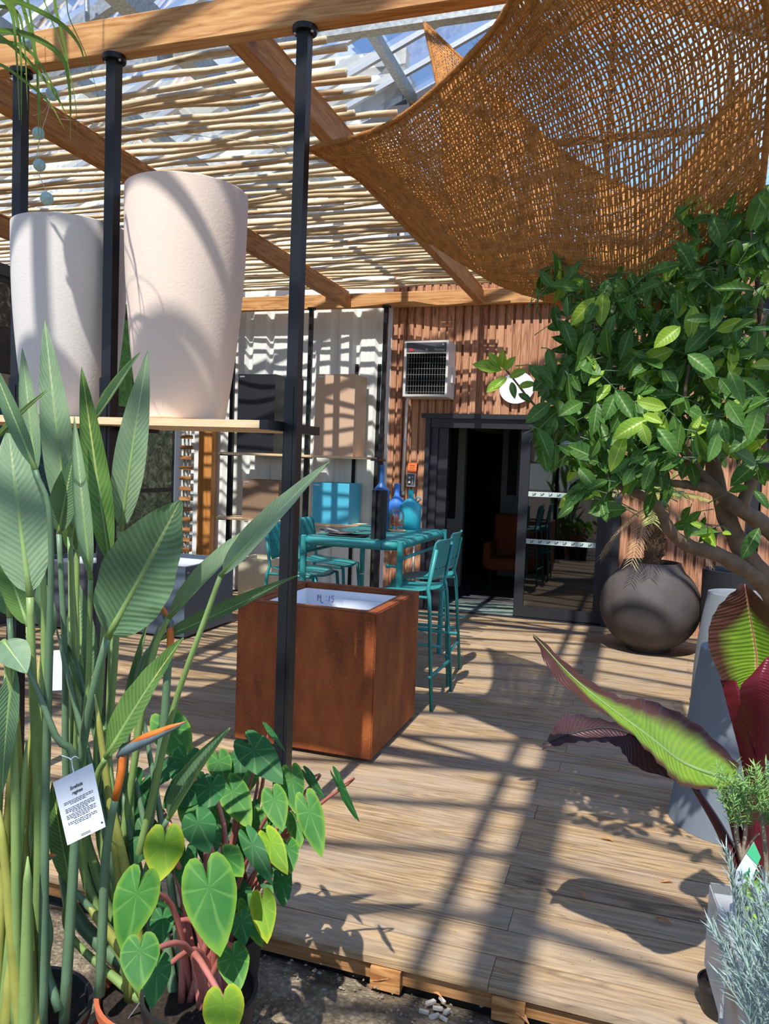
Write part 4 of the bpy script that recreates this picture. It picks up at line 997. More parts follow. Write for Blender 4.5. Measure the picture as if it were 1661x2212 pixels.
# ================================================================== LEAVES
def uvl(bm): return bm.loops.layers.uv.verify()
def blade(bm, base, tip, w, n=None, droop=0., fold=.18, kind='lance', nx=8, ny=18, ripple=.0, twist=0., edgecurl=0., seed=0, mi=0, midbend=None, maxw=.42):
    """a blade from base to tip; n = the way its face looks"""
    base, tip = V(base), V(tip); ax = tip-base; L = ax.length; d = ax/L
    if n is None: n = (CAM-(base+tip)/2).normalized()+V((0, -.3, .7))
    n = V(n); n = (n-d*n.dot(d)).normalized(); s = d.cross(n).normalized()
    lay = uvl(bm); rg = random.Random(seed+int(abs(base.x)*977+abs(base.z)*571)); ph = rg.uniform(0, 6); g = []
    for j in range(ny+1):
        t = j/ny
        if kind == 'lance': wt = (math.sin(PI*min(1, (t+.03)**.62))**.8 if t < 1 else 0) if False else max(0, (1-((t-maxw)/(maxw if t < maxw else 1-maxw))**2 if t < maxw else (1-((t-maxw)/(1-maxw))**1.7)))**(.62 if t < maxw else .9)
        elif kind == 'grass': wt = min(1, t*8)*(1-t)**.6
        elif kind == 'ellipse': wt = math.sin(PI*min(1, max(0, t)))**.75*(1.05-.2*t)
        else: wt = max(0, (1-((t-.45)/.45)**2 if t < .45 else 1-((t-.45)/.55)**2.6))**.5
        wt = max(wt, .012)
        c = base+ax*t+n*(droop*L*4*t*(1-t))
        if midbend is not None: c += V(midbend)*(4*t*(1-t))
        tw = twist*(t-.5); ss = s*math.cos(tw)+n*math.sin(tw); nn = n*math.cos(tw)-s*math.sin(tw)
        row = []
        for i in range(nx+1):
            u = i/nx*2-1; a = abs(u)
            rp = ripple*w*math.sin(t*26+a*-6+ph)*a+ripple*w*.8*math.sin(t*9+ph*2+(2 if u > 0 else 0))*a*a
            p = c+ss*(u*wt*w/2*math.cos(fold*1.2*a))+nn*(a*wt*w/2*math.sin(fold)*1.0+rp+edgecurl*w*a**3)
            row.append(bm.verts.new(p))
        g.append(row)
    for j in range(ny):
        for i in range(nx):
            f = bm.faces.new((g[j][i], g[j][i+1], g[j+1][i+1], g[j+1][i])); f.material_index = mi
            for l, (a, b_) in zip(f.loops, ((i, j), (i+1, j), (i+1, j+1), (i, j+1))): l[lay].uv = (a/nx, b_/ny)
    return n
HT = [(0, 1.), (12, .84), (25, .70), (40, .60), (58, .54), (78, .51), (100, .50), (120, .515), (138, .54), (152, .55), (164, .50), (172, .38), (178, .2), (180, .14)]
def heart(bm, rim, attach, tip, w, n=None, seed=0, cup=.10, rip=.03, lobe=1.):
    """arrow-heart blade hanging from its stalk point; rim: loop colour layer running 0 to 1 outwards"""
    attach, tip = V(attach), V(tip); ax = tip-attach; L = ax.length; d = ax/L
    if n is None: n = (CAM-attach).normalized()+V((0, -.25, .55))
    n = V(n); n = (n-d*n.dot(d)).normalized(); s = d.cross(n)
    out = [(math.radians(a), r) for a, r in HT]; out = out+[(2*PI-a, r) for a, r in out[-2:0:-1]]
    K = 6; lay = uvl(bm); rg = random.Random(seed+int(attach.x*1e4)); ph = rg.uniform(0, 6); cen = bm.verts.new(attach); rings = []
    wmax = 1.03
    for k in range(1, K+1):
        row = []
        for a, r in out:
            q = r*k/K; x = math.sin(a)*q; y = math.cos(a)*q
            if y < 0: y *= lobe
            X = x*w/wmax; Y = y*L
            h = cup*w*(-(abs(x)*1.6)**2)*.9+cup*w*.5*math.sin(3*a+ph)*(k/K)**2*.5+rip*w*math.sin(9*a+ph)*(k/K)**3-cup*L*.5*max(0, y)**2
            row.append((bm.verts.new(attach+s*X+d*Y+n*h), (.5+x*.5, .5+y*.5)))
        rings.append(row)
    m = len(out); rim_n = n
    for i in range(m):
        i2 = (i+1) % m; f = bm.faces.new((cen, rings[0][i][0], rings[0][i2][0]))
        for l, (uvv, r) in zip(f.loops, (((.5, .5), 0), (rings[0][i][1], 1/K), (rings[0][i2][1], 1/K))): l[lay].uv = uvv; l[rim] = (r, r, r, 1)
        for k in range(K-1):
            A_, B_ = rings[k], rings[k+1]; f = bm.faces.new((A_[i][0], B_[i][0], B_[i2][0], A_[i2][0]))
            for l, (uvv, r) in zip(f.loops, ((A_[i][1], (k+1)/K), (B_[i][1], (k+2)/K), (B_[i2][1], (k+2)/K), (A_[i2][1], (k+1)/K))): l[lay].uv = uvv; l[rim] = (r, r, r, 1)
    return n
def pot(parent, c, r, h, mat, name='pot', taper=.8, soil=True, square=False):
    bm = NB(); lathe(bm, [(0, 0), (r*taper, 0), (r*.97, h*.9), (r, h*.9), (r*1.02, h), (r*.95, h), (r*.93, h*.9), (r*.9, h*.86), (0, h*.86)], c, 48); build(name, bm, M[mat], parent, smooth=True, autos=.5)
    if soil:
        bm = NB(); rg = random.Random(int(r*1e4)); n = 28; cen = bm.verts.new(V(c)+V((0, 0, h*.9))); pr = None
        rr_ = [[bm.verts.new(V(c)+V((r*.93*k/4*math.cos(2*PI*i/n), r*.93*k/4*math.sin(2*PI*i/n), h*.88+rg.uniform(0, .012)))) for i in range(n)] for k in range(1, 5)]
        for i in range(n):
            bm.faces.new((cen, rr_[0][i], rr_[0][(i+1) % n]))
            for k in range(3): bm.faces.new((rr_[k][i], rr_[k+1][i], rr_[k+1][(i+1) % n], rr_[k][(i+1) % n]))
        build('topsoil', bm, M['soil'], parent, smooth=True)

GZ = -.095
# ---- bird-of-paradise clumps: each leaf is (blade base, tip, depth base, depth tip, width px, tone, stalk points..)
def strel(t, base_c, leaves):
    for q in leaves:
        (bx, by), (tx, ty), yb, yt, wpx, tone, stalk = q[:7]; o = q[7] if len(q) > 7 else {}
        B = at(bx, by, yb); T = at(tx, ty, yt); w = wpx/FPX*(yb+yt)/2*1.04
        bm = NB(); nrm = blade(bm, B, T, w, o.get('n'), o.get('droop', .02), o.get('fold', .35), 'lance', 10, 26, o.get('rip', .012), o.get('tw', 0), o.get('curl', 0), maxw=o.get('maxw', .36))
        lf = build('leaf', bm, L_[tone], t, smooth=True)
        bm = NB(); P = [B-(T-B)*.02]+[B.lerp(T, k/8)+nrm*(o.get('droop', .02)*(T-B).length*4*(k/8)*(1-k/8))-nrm*.003 for k in range(1, 9)]
        r0_ = .0085*(w/.12)**.4
        tube(bm, P, [r0_*(1-.8*k/8) for k in range(9)], 6); build('midrib', bm, M['petiole'], lf, smooth=True)
        S = [P[0]]+[at(a, b_, c) for a, b_, c in stalk]
        if not o.get('nostalk'):
            last = S[-1]; kk = .35 if (V((last.x, last.y, 0))-V((base_c[0], base_c[1], 0))).length < .2 else .8; end = V((last.x+(base_c[0]-last.x)*kk+random.uniform(-.02, .02), last.y+(base_c[1]-last.y)*kk+random.uniform(-.02, .02), base_c[2]))
            S.append(end)
            n_ = 16; C_ = spl(S, n_); bm = NB(); tube(bm, C_, [r0_*(.95+1.3*(k/n_)**2) for k in range(n_+1)], 8); build('leaf_stalk', bm, M['petiole' if tone != 'strd' else 'petiole2'], lf, smooth=True)
sp = thing('bird_of_paradise', 'tall bird-of-paradise plant with big grey-green paddle leaves and a white hanging label, left foreground', 'plant', (-1.12, 1.70, GZ), group=None)
pot(sp, (-1.12, 1.70, GZ), .17, .27, 'terracotta')
root = (-1.12, 1.70, .14)
strel(sp, root, [
 ((235, 1372), (390, 1080), 1.62, 1.62, 205, 'strd', [(200, 1500, 1.63), (165, 1700, 1.66), (150, 1950, 1.68)], dict(fold=.22, droop=-.015, rip=.02, maxw=.45)),
 ((150, 1150), (96, 690), 1.78, 1.86, 92, 'str', [(160, 1400, 1.76), (175, 1800, 1.74)], dict(fold=.5)),
 ((236, 1215), (176, 792), 1.7, 1.76, 84, 'strg', [(222, 1400, 1.70), (215, 1800, 1.70)], dict(fold=.6, droop=.01)),
 ((262, 1140), (320, 757), 1.78, 1.80, 82, 'str', [(250, 1400, 1.76), (228, 1800, 1.74)], dict(fold=.3)),
 ((205, 905), (303, 760), 1.9, 1.98, 46, 'str', [(180, 1010, 1.88), (165, 1300, 1.84), (185, 1800, 1.78)], dict(fold=.9)),
 ((195, 1245), (160, 900), 1.62, 1.66, 66, 'str', [(192, 1450, 1.64), (185, 1800, 1.67)], dict(fold=.75)),
 ((128, 1150), (160, 980), 1.72, 1.74, 80, 'strd', [(140, 1400, 1.72), (158, 1800, 1.72)], dict(fold=.5)),
 ((152, 1190), (182, 1020), 1.84, 1.86, 60, 'strg', [(155, 1400, 1.80), (170, 1800, 1.77)], dict(fold=.4)),
 ((480, 1240), (710, 998), 1.66, 1.64, 70, 'str', [(440, 1345, 1.66), (378, 1520, 1.67), (325, 1740, 1.69), (275, 1980, 1.7)], dict(fold=.3, maxw=.3, n=(-.3, -1, .35))),
 ((368, 1330), (590, 1112), 1.70, 1.72, 78, 'str', [(330, 1420, 1.70), (290, 1650, 1.71), (260, 1900, 1.71)], dict(fold=.45, n=(-.5, -1, .5))),
 ((350, 1378), (640, 1243), 1.74, 1.76, 56, 'strd', [(300, 1450, 1.74), (268, 1700, 1.73)], dict(fold=.7, n=(0, -1, .35), droop=-.03)),
 ((232, 1632), (394, 1378), 1.56, 1.58, 100, 'strg', [(205, 1700, 1.58), (185, 1900, 1.63)], dict(fold=.3, n=(-.35, -1, .3))),
 ((365, 1765), (495, 1572), 1.66, 1.7, 80, 'strd', [(325, 1850, 1.67), (290, 2000, 1.69)], dict(fold=.9, n=(-.7, -1, .1))),
 ((232, 1590), (130, 1370), 1.7, 1.74, 60, 'strd', [(228, 1750, 1.7)], dict(fold=.8, rip=.05)),
 ((150, 1905), (112, 1690), 1.58, 1.6, 66, 'strg', [(152, 2020, 1.62)], dict(fold=.5, n=(.5, -1, .1))),
 ((268, 1560), (320, 1340), 1.8, 1.84, 44, 'strd', [(255, 1800, 1.76)], dict(fold=.9)),
 ((180, 1480), (170, 1260), 1.85, 1.9, 90, 'strd', [(185, 1800, 1.8)], dict(fold=.4)),
 ((300, 1500), (345, 1345), 1.72, 1.74, 30, 'str', [(285, 1750, 1.72)], dict(fold=1.)),
 ((242, 1330), (300, 1150), 1.92, 1.98, 86, 'strg', [(240, 1700, 1.85)], dict(fold=.4)),
])
for k, (px, py, py2, yy, r) in enumerate(((205, 1500, 2150, 1.6, .011), (120, 1350, 2200, 1.68, .010), (165, 1420, 2180, 1.7, .009), (232, 1700, 2150, 1.62, .014), (262, 1700, 2120, 1.72, .013), (140, 1900, 2200, 1.58, .012), (185, 1950, 2190, 1.6, .015), (285, 1650, 2100, 1.75, .01), (300, 1500, 2080, 1.78, .009))):
    a = at(px, py, yy); e = V((root[0]+(k-4)*.018, root[1]-.04+.02*(k % 3), .13)); bm = NB(); tube(bm, spl([a, a.lerp(e, .5)+V((.01, 0, 0)), e], 10), [r*.12]+[r*(.6+.9*i/10) for i in range(1, 11)], 8); build('sheathed_stem', bm, M['petbase' if k % 3 == 0 else 'petiole2'], sp, smooth=True)
def bud(parent, tip, neck, stem, yy, L=1.):
    T = at(*tip, yy); N0 = at(*neck, yy); d = T-N0
    bm = NB(); tube(bm, [N0-d*.12+V((0, 0, -.012)), N0, N0+d*.35, N0+d*.7, T], [.008, .015*L, .013*L, .008*L, .001], 10); f = build('flower_bud', bm, M['spathe'], parent, smooth=True)
    bm = NB(); o = V((0, -.004, .008)); tube(bm, [N0+d*.05+o, N0+d*.4+o, N0+d*.75+o*.6, T+o*.2], [.006*L, .009*L, .006*L, .001], 8); build('orange_spathe_edge', bm, M['flower'], f, smooth=True)
    P = spl([N0-d*.05]+[at(a, b_, yy) for a, b_ in stem], 14); bm = NB(); tube(bm, P[:6], .0095, 8); build('orange_neck', bm, M['flower'], f, smooth=True)
    bm = NB(); tube(bm, P[5:], [.009+.004*i/9 for i in range(len(P[5:]))], 8); build('flower_stalk', bm, M['petiole2'], f, smooth=True)
bud(sp, (401, 1560), (272, 1618), [(262, 1670), (245, 1745), (228, 1850), (222, 1990), (215, 2150)], 1.55)
bud(sp, (345, 1303), (366, 1345), [(368, 1390), (362, 1450), (350, 1600), (310, 1850)], 1.72, .8)
bud(sp, (122, 1848), (80, 1858), [(85, 1905), (98, 1970), (106, 2020), (98, 2090), (128, 2180)], 1.5, .8)
# second clump at the left border
sq = thing('bird_of_paradise', 'bird-of-paradise plant at the left border, its broad ribbed leaf facing the viewer', 'plant', (-1.42, 1.5, GZ))
pot(sq, (-1.42, 1.52, GZ), .17, .25, 'blackpot')
root2 = (-1.40, 1.52, .12)
strel(sq, root2, [
 ((64, 1282), (18, 925), 1.45, 1.5, 150, 'str', [(72, 1500, 1.46), (84, 1800, 1.49)], dict(fold=.2, rip=.02, maxw=.42)),
 ((78, 1020), (48, 752), 1.62, 1.66, 60, 'str', [(95, 1400, 1.6)], dict(fold=.6)),
 ((75, 1010), (-25, 765), 1.40, 1.42, 52, 'strd', [(110, 1150, 1.42), (100, 1600, 1.46)], dict(fold=.5, n=(.6, -1, .2))),
 ((-12, 950), (104, 840), 1.5, 1.5, 24, 'str', [(-60, 1100, 1.5)], dict(fold=1.1)),
 ((30, 1440), (5, 1715), 1.42, 1.4, 66, 'strd', [(62, 1450, 1.43), (120, 1590, 1.45), (165, 1690, 1.5)], dict(fold=.4, droop=.06)),
 ((8, 1385), (58, 1455), 1.40, 1.38, 90, 'str', [(30, 1600, 1.42)], dict(fold=.2, n=(0, -.4, 1))),
 ((60, 1350), (0, 1180), 1.56, 1.6, 70, 'strg', [(75, 1600, 1.55)], dict(fold=.3)),
 ((20, 1330), (-30, 1100), 1.6, 1.66, 100, 'strd', [(40, 1700, 1.56)], dict(fold=.4)),
 ((110, 1380), (85, 1240), 1.66, 1.7, 60, 'strd', [(100, 1700, 1.6)], dict(fold=.5)),
])
for k, (px, py, yy, r) in enumerate(((12, 1450, 1.44, .013), (35, 1500, 1.46, .011), (58, 1600, 1.44, .012), (85, 1420, 1.5, .011), (110, 1500, 1.54, .01), (0, 1750, 1.42, .014), (60, 1850, 1.42, .014), (25, 1400, 1.5, .012))):
    a = at(px, py, yy); e = V((root2[0]-.07+.022*k, root2[1]-.07+.01*(k % 3), .10)); bm = NB(); tube(bm, spl([a, a.lerp(e, .55), e], 10), [r*.12]+[r*(.6+1.*i/10) for i in range(1, 11)], 8); build('sheathed_stem', bm, M['petbase' if k % 2 else 'petiole'], sq, smooth=True)
# small clay pot with stick between the plants
cpt = fl(285, 2205, .1)
tp = thing('clay_pot', 'terracotta pot of dark soil with white grains and a grey plant stick, bottom left', 'plant pot', (cpt.x, cpt.y-.02, GZ))
pot(tp, (cpt.x, cpt.y-.02, GZ), .085, .20, 'terracotta')
bm = NB(); bar(bm, at(268, 2212, cpt.y-.05), at(322, 2138, cpt.y-.04), .008, .002); build('plant_stick', bm, M['alu'], tp)
bm = NB(); rg = random.Random(9)
for i in range(60):
    a = rg.uniform(0, 6.3); q = rg.uniform(0, .07); c = V((cpt.x+q*math.cos(a), cpt.y-.02+q*math.sin(a), GZ+.187)); box(bm, c.x-.002, c.x+.002, c.y-.002, c.y+.002, c.z, c.z+.004)
build('perlite_grains', bm, M['liner'], tp, kind='stuff')
# hanging label
YT = 1.44
lt = thing('plant_label', 'white plant label hanging by a thread from the bird-of-paradise stems', 'label', tuple(at(172, 1700, YT)))
c4 = [at(a, b_, YT) for a, b_ in ((115, 1690), (199, 1648), (228, 1786), (146, 1826))]
ex = (c4[1]-c4[0]); ey = (c4[3]-c4[0]); nn = ex.cross(ey).normalized()
if nn.y > 0: nn = -nn
bm = NB(); f0 = [bm.verts.new(c+nn*.0006) for c in c4]; f1 = [bm.verts.new(c-nn*.0006) for c in c4]; bm.faces.new(f0); bm.faces.new(f1[::-1])
for i in range(4): bm.faces.new((f0[i], f1[i], f1[(i+1) % 4], f0[(i+1) % 4]))
build('card', bm, M['paper'], lt)
WX, HY = ex.length, ey.length; exn, eyn = ex.normalized(), ey.normalized()
Mx = Matrix((exn, -eyn, nn)).transposed().to_4x4(); Mx.translation = c4[0]+nn*.0012
def tagtext(s, size, x, y): text('lettering', s, size, (0, 0, 0), Mx @ Matrix.Translation((x*WX, -y*HY, 0)), M['ink'], lt, shear=.25)
tagtext('Strelitzia', .0115, .52, .235); tagtext('reginae', .0115, .52, .315)
bm = NB(); rg = random.Random(2)
for blk, y0_ in ((3, .38), (4, .48), (4, .58), (3, .69)):
    for k in range(blk):
        y_ = y0_+k*.024; last = k == blk-1; x = .14 if not last else .3; xe = .88 if not last else .7
        while x < xe:
            w_ = rg.uniform(.03, .09); w_ = min(w_, xe-x)
            P = [c4[0]+ex*a+ey*b_+nn*.0012 for a, b_ in ((x, y_), (x+w_, y_), (x+w_, y_+.009), (x, y_+.009))]; bm.faces.new([bm.verts.new(p) for p in P]); x += w_+.014
for y_ in (.93, .95):
    P = [c4[0]+ex*a+ey*b_+nn*.0012 for a, b_ in ((.38, y_), (.62, y_), (.62, y_+.006), (.38, y_+.006))]; bm.faces.new([bm.verts.new(p) for p in P])
P = [c4[0]+ex*a+ey*b_+nn*.0012 for a, b_ in ((.89, .90), (.92, .885), (.95, .90), (.92, .92))]; bm.faces.new([bm.verts.new(p) for p in P])
build('printed_lines', bm, M['ink'], lt)
bm = NB(); tube(bm, spl([at(133, 1632, YT), at(153, 1640, YT-.01), at(156, 1655, YT), at(160, 1672, YT-.004)], 8), .0014, 5); tube(bm, spl([at(153, 1640, YT), at(162, 1634, YT), at(170, 1638, YT+.01)], 6), .0012, 5); build('thread', bm, M['liner'], lt)
# extra label farther back
bm = NB(); P = [at(a, b_, 1.95) for a, b_ in ((116, 1405), (142, 1403), (139, 1490), (113, 1492))]
f0 = [bm.verts.new(p) for p in P]; bm.faces.new(f0)
build('plant_label', bm, M['paper'], solid=.001, label='pale label card far behind the leaves at left', cat='label')

# ---- taro plants
RIMS = 'rim'
def taro(t, root, rows, r=.006):
    for (ax_, ay_), (tx, ty), ya, wpx, tone, o in rows:
        A = at(ax_, ay_, ya); T = at(tx, ty, ya+o.get('dy', -.05)); w = wpx/FPX*ya*1.06
        bm = NB(); rim = bm.loops.layers.float_color.new('rim'); hn = heart(bm, rim, A, T, w, o.get('n'), cup=o.get('cup', .12), rip=.022, lobe=o.get('lobe', 1.))
        lf = build('leaf', bm, L_[tone], t, smooth=True)
        E = V((root[0]+random.uniform(-.05, .05), root[1]+random.uniform(-.04, .04), root[2])); mid = A.lerp(E, .42)+V((0, .05, .05)) if 'mid' not in o else at(*o['mid'])
        bm = NB(); tube(bm, spl([A-hn*r*.8, A-hn*.035+V((0, .01, .0)), mid, E], 14), [r*(.6+.9*k/14) for k in range(15)], 7); build('leaf_stalk', bm, M['pinkpet'], lf, smooth=True)
t1 = thing('taro_plant', 'taro plant with large heart-shaped green leaves in a black pot, nearest the viewer', 'plant', (-.98, 1.66, GZ))
pot(t1, (-1.0, 1.68, GZ), .145, .31, 'blackpot')
taro(t1, (-1.0, 1.69, .17), [
 ((310, 1800), (292, 1870), 1.72, 74, 'cold', dict()), ((400, 1850), (392, 1915), 1.70, 60, 'cold', dict()), ((455, 1700), (440, 1760), 1.80, 70, 'cold', dict()), ((400, 1640), (382, 1700), 1.95, 84, 'cold', dict()), ((300, 1745), (285, 1800), 1.9, 70, 'cold', dict()), ((415, 1740), (408, 1800), 1.85, 70, 'col', dict()), ((350, 1985), (345, 2040), 1.6, 60, 'cold', dict()),
 ((360, 1660), (330, 1700), 1.9, 64, 'cold', dict(n=(0, -.4, 1))), ((520, 1990), (530, 2040), 1.62, 56, 'cold', dict()),
 ((451, 1917), (476, 2068), 1.50, 132, 'col', dict()),
 ((295, 1930), (258, 2055), 1.46, 112, 'col', dict()),
 ((302, 2055), (299, 2142), 1.38, 98, 'col', dict()),
 ((338, 2096), (326, 2180), 1.46, 72, 'cold', dict()),
 ((482, 2170), (486, 2262), 1.36, 102, 'coly', dict(mid=(420, 2060, 1.5))),
 ((503, 2070), (516, 2142), 1.55, 78, 'col', dict()),
 ((354, 1826), (346, 1904), 1.62, 100, 'coly', dict(lobe=1.3)),
 ((487, 1852), (523, 1892), 1.64, 74, 'col', dict()),
 ((428, 1778), (452, 1842), 1.66, 82, 'cold', dict()),
 ((300, 1700), (262, 1775), 1.84, 92, 'cold', dict()),
 ((375, 1960), (330, 1945), 1.66, 34, 'cold', dict(n=(0, -.3, 1))),
 ((405, 1700), (350, 1745), 1.86, 90, 'cold', dict()),
], .0065)
t2 = thing('taro_plant', 'taro plant leaning over the deck edge beside the black post, with smaller leaves', 'plant', (-1.10, 1.98, GZ))
pot(t2, (-1.10, 1.98, GZ), .115, .27, 'blackpot')
taro(t2, (-1.10, 1.98, .13), [
 ((560, 1760), (548, 1830), 2.06, 62, 'cold', dict()), ((640, 1775), (648, 1830), 2.0, 48, 'col', dict()), ((520, 1640), (512, 1690), 2.15, 60, 'cold', dict(n=(0, -.3, 1))), ((610, 1905), (612, 1960), 1.9, 46, 'cold', dict()), ((450, 1810), (446, 1870), 1.9, 64, 'cold', dict()), ((600, 1780), (605, 1840), 2.08, 56, 'cold', dict()), ((500, 1880), (505, 1940), 1.95, 60, 'cold', dict()), ((575, 1880), (585, 1940), 2.0, 50, 'cold', dict()), ((520, 1930), (540, 1990), 1.9, 54, 'cold', dict()), ((470, 1760), (465, 1820), 2.05, 66, 'col', dict()),
 ((568, 1957), (577, 2038), 1.72, 62, 'coly', dict()),
 ((540, 1970), (566, 2046), 1.82, 56, 'col', dict()),
 ((503, 1712), (541, 1788), 1.95, 74, 'col', dict()),
 ((549, 1620), (610, 1690), 2.02, 84, 'cold', dict(n=(-.2, -.6, 1))),
 ((630, 1684), (640, 1758), 2.05, 58, 'col', dict()),
 ((592, 1727), (610, 1794), 1.92, 62, 'col', dict()),
 ((668, 1753), (696, 1853), 1.95, 62, 'col', dict()),
 ((733, 1697), (771, 1778), 1.98, 42, 'cold', dict(n=(-1, -.5, .3))),
 ((622, 1834), (628, 1886), 1.9, 50, 'col', dict()),
 ((608, 1870), (624, 1942), 1.95, 44, 'cold', dict()),
 ((585, 1820), (620, 1888), 1.82, 54, 'coly', dict(n=(.4, -1, .5))),
 ((545, 1826), (588, 1911), 1.76, 50, 'cold', dict(n=(.3, -1, .8))),
 ((368, 1575), (408, 1650), 2.3, 92, 'col', dict(lobe=1.2)),
 ((586, 1580), (619, 1624), 2.1, 22, 'cold', dict(n=(1, -.4, .3))),
 ((668, 1680), (700, 1726), 2.1, 26, 'cold', dict(n=(-1, -.4, .6))),
 ((473, 1645), (484, 1700), 2.1, 60, 'col', dict()),
 ((440, 1700), (420, 1765), 2.05, 84, 'cold', dict()),
 ((540, 1680), (500, 1740), 2.1, 46, 'col', dict(n=(0, -.3, 1))),
 ((548, 1780), (560, 1850), 2.0, 66, 'col', dict()),
 ((512, 1800), (530, 1860), 2.05, 60, 'cold', dict()),
], .005)
# ---- arching grassy leaves, top left, hanging from a planter above
hp = at(-60, -150, 2.2)
ga = thing('grassy_hanging_plant', 'plant with long thin arching leaves hanging in from the top left corner', 'plant', tuple(hp))
GL = [([(-60, -40), (60, 12), (130, 50), (170, 95), (185, 145)], 7), ([(-60, 40), (60, 75), (130, 120), (150, 190), (152, 300)], 8), ([(-60, 60), (50, 100), (100, 160), (140, 240)], 5),
      ([(-60, 20), (40, 110), (110, 190), (150, 260)], 6), ([(-40, -40), (20, 15), (35, 110), (42, 260)], 6), ([(-20, -60), (30, 20), (45, 120), (46, 270)], 6), ([(20, -60), (60, 50), (80, 150), (90, 300)], 6),
      ([(90, -70), (125, 40), (145, 130), (155, 250)], 5), ([(120, -40), (150, 40), (190, 130), (220, 240)], 1.6), ([(40, -60), (75, 100), (82, 220), (84, 345)], 4), ([(-60, 0), (30, 20), (52, 90), (60, 240)], 5), ([(60, -60), (110, 40), (160, 200), (168, 380)], 2), ([(-60, 90), (20, 150), (100, 215), (140, 280)], 4.5)]
for k, (P, wp) in enumerate(GL):
    yy = 2.2+.05*(k % 4); C_ = spl([hp]+[at(a, b_, yy) for a, b_ in P], 24); bm = NB(); lay = uvl(bm); w_ = wp/FPX*yy; prev = None; sd_ = V((rt.x, rt.y, 0)).normalized()*math.cos(k)+V((0, 0, 1))*.3
    for i, c in enumerate(C_):
        d = (C_[min(i+1, 24)]-C_[max(i-1, 0)]).normalized(); s_ = (fw*-1).cross(d).normalized(); s_ = (s_*.8+V((0, -.4, .2))*.6); s_ = (s_-d*s_.dot(d)).normalized()
        q = w_*(min(1, i/4+.3))*(1-(i/24)**3*.95); a, b_, e = bm.verts.new(c-s_*q), bm.verts.new(c+V((0, 0, -.15*q))), bm.verts.new(c+s_*q)
        if prev:
            for (p0, p1), (c0, c1), u in (((prev[0], prev[1]), (a, b_), 0), ((prev[1], prev[2]), (b_, e), .5)):
                f = bm.faces.new((p0, p1, c1, c0))
                for l, uvv in zip(f.loops, ((u, (i-1)/24), (u+.5, (i-1)/24), (u+.5, i/24), (u, i/24))): l[lay].uv = uvv
        prev = (a, b_, e)
    build('leaf', bm, L_['grass'], ga, smooth=True)
bm = NB(); lathe(bm, [(0, -.12), (.09, -.12), (.12, .02), (.11, .02), (0, 0)], hp, 24); build('pot', bm, M['blackpot'], ga, smooth=True)
bm = NB(); tube(bm, [hp+V((0, 0, 0)), hp+V((0, 0, 1.2))], .003, 5); build('hanging_cord', bm, M['string'], ga)
# ---- light garland with thread balls
gt = thing('ball_garland', 'hanging garland of pale blue thread balls beside the leftmost post', 'garland', tuple(at(100, 428, 2.75)))
P = [(60, 40), (60, 90), (113, 203), (83, 288), (85, 357), (101, 429)]
for (a, b_), rp in zip(P[1:], (18, 16, 15, 15, 16)):
    bm = NB(); ball(bm, at(a, b_, 2.75), rp/FPX*2.85, 10); build('thread_ball', bm, M['balls'], gt, smooth=True)
bm = NB(); tube(bm, spl([at(50, -60, 2.75)]+[at(a+(6 if i % 2 else -6), b_, 2.75) for i, (a, b_) in enumerate(P)], 40), .0015, 5)
tube(bm, spl([at(113, 203, 2.75), at(95, 240, 2.75), at(70, 250, 2.75)], 8), .001, 4); build('string', bm, M['string'], gt)

# ================================================================== RIGHT SIDE
# round dark pot with a palm
rc = V((.14, 7.32, 0))
rp_ = thing('round_pot', 'huge dark brown-black spherical pot beside the glass door', 'plant pot', tuple(rc))
pr = [(0, 0), (.17, 0), (.19, .01)]
for i in range(2, 27):
    a = -PI/2+PI*i/28; r = .435*math.cos(a)**.92 if math.cos(a) > 0 else 0; z = .40+.40*math.sin(a)
    if r > .185 or z > .4: pr.append((max(r, .20), z+.005))
pr = [q for q in pr if q[0] > 0 or q[1] == 0]
pr = [q for q in pr if not (q[1] > .5 and q[0] < .255)]
pr += [(.25, .782), (.248, .80), (.23, .80), (.225, .77), (.235, .72), (0, .72)]
bm = NB(); lathe(bm, pr, rc, 72); build('bowl', bm, M['stonepot'], rp_, smooth=True, autos=1.)
bm = NB(); lathe(bm, [(0, .755), (.232, .75), (.236, .72), (0, .72)], rc, 32); build('topsoil', bm, M['drystraw'], rp_, smooth=True)
pt = thing('palm', 'small palm with a shaggy brown trunk and fine dry fronds growing in the round pot', 'palm', tuple(rc+V((0, 0, .75))))
rg = random.Random(21)
bm = NB(); tube(bm, [rc+V((0, 0, .74)), rc+V((.0, 0, .95)), rc+V((.015, 0, 1.2)), rc+V((.02, 0, 1.34))], [.075, .08, .072, .05], 14)
for i in range(420):
    z = rg.uniform(.76, 1.34); a = rg.uniform(0, 2*PI); r = .072; c = rc+V((r*math.cos(a)+.01, r*math.sin(a), z)); d = V((math.cos(a), math.sin(a), rg.uniform(-.2, 1.4))).normalized()
    tube(bm, [c-d*.006, c+d*rg.uniform(.015, .035)], [.007, .002], 4, cap=False)
build('trunk', bm, M['palmbark'], pt)
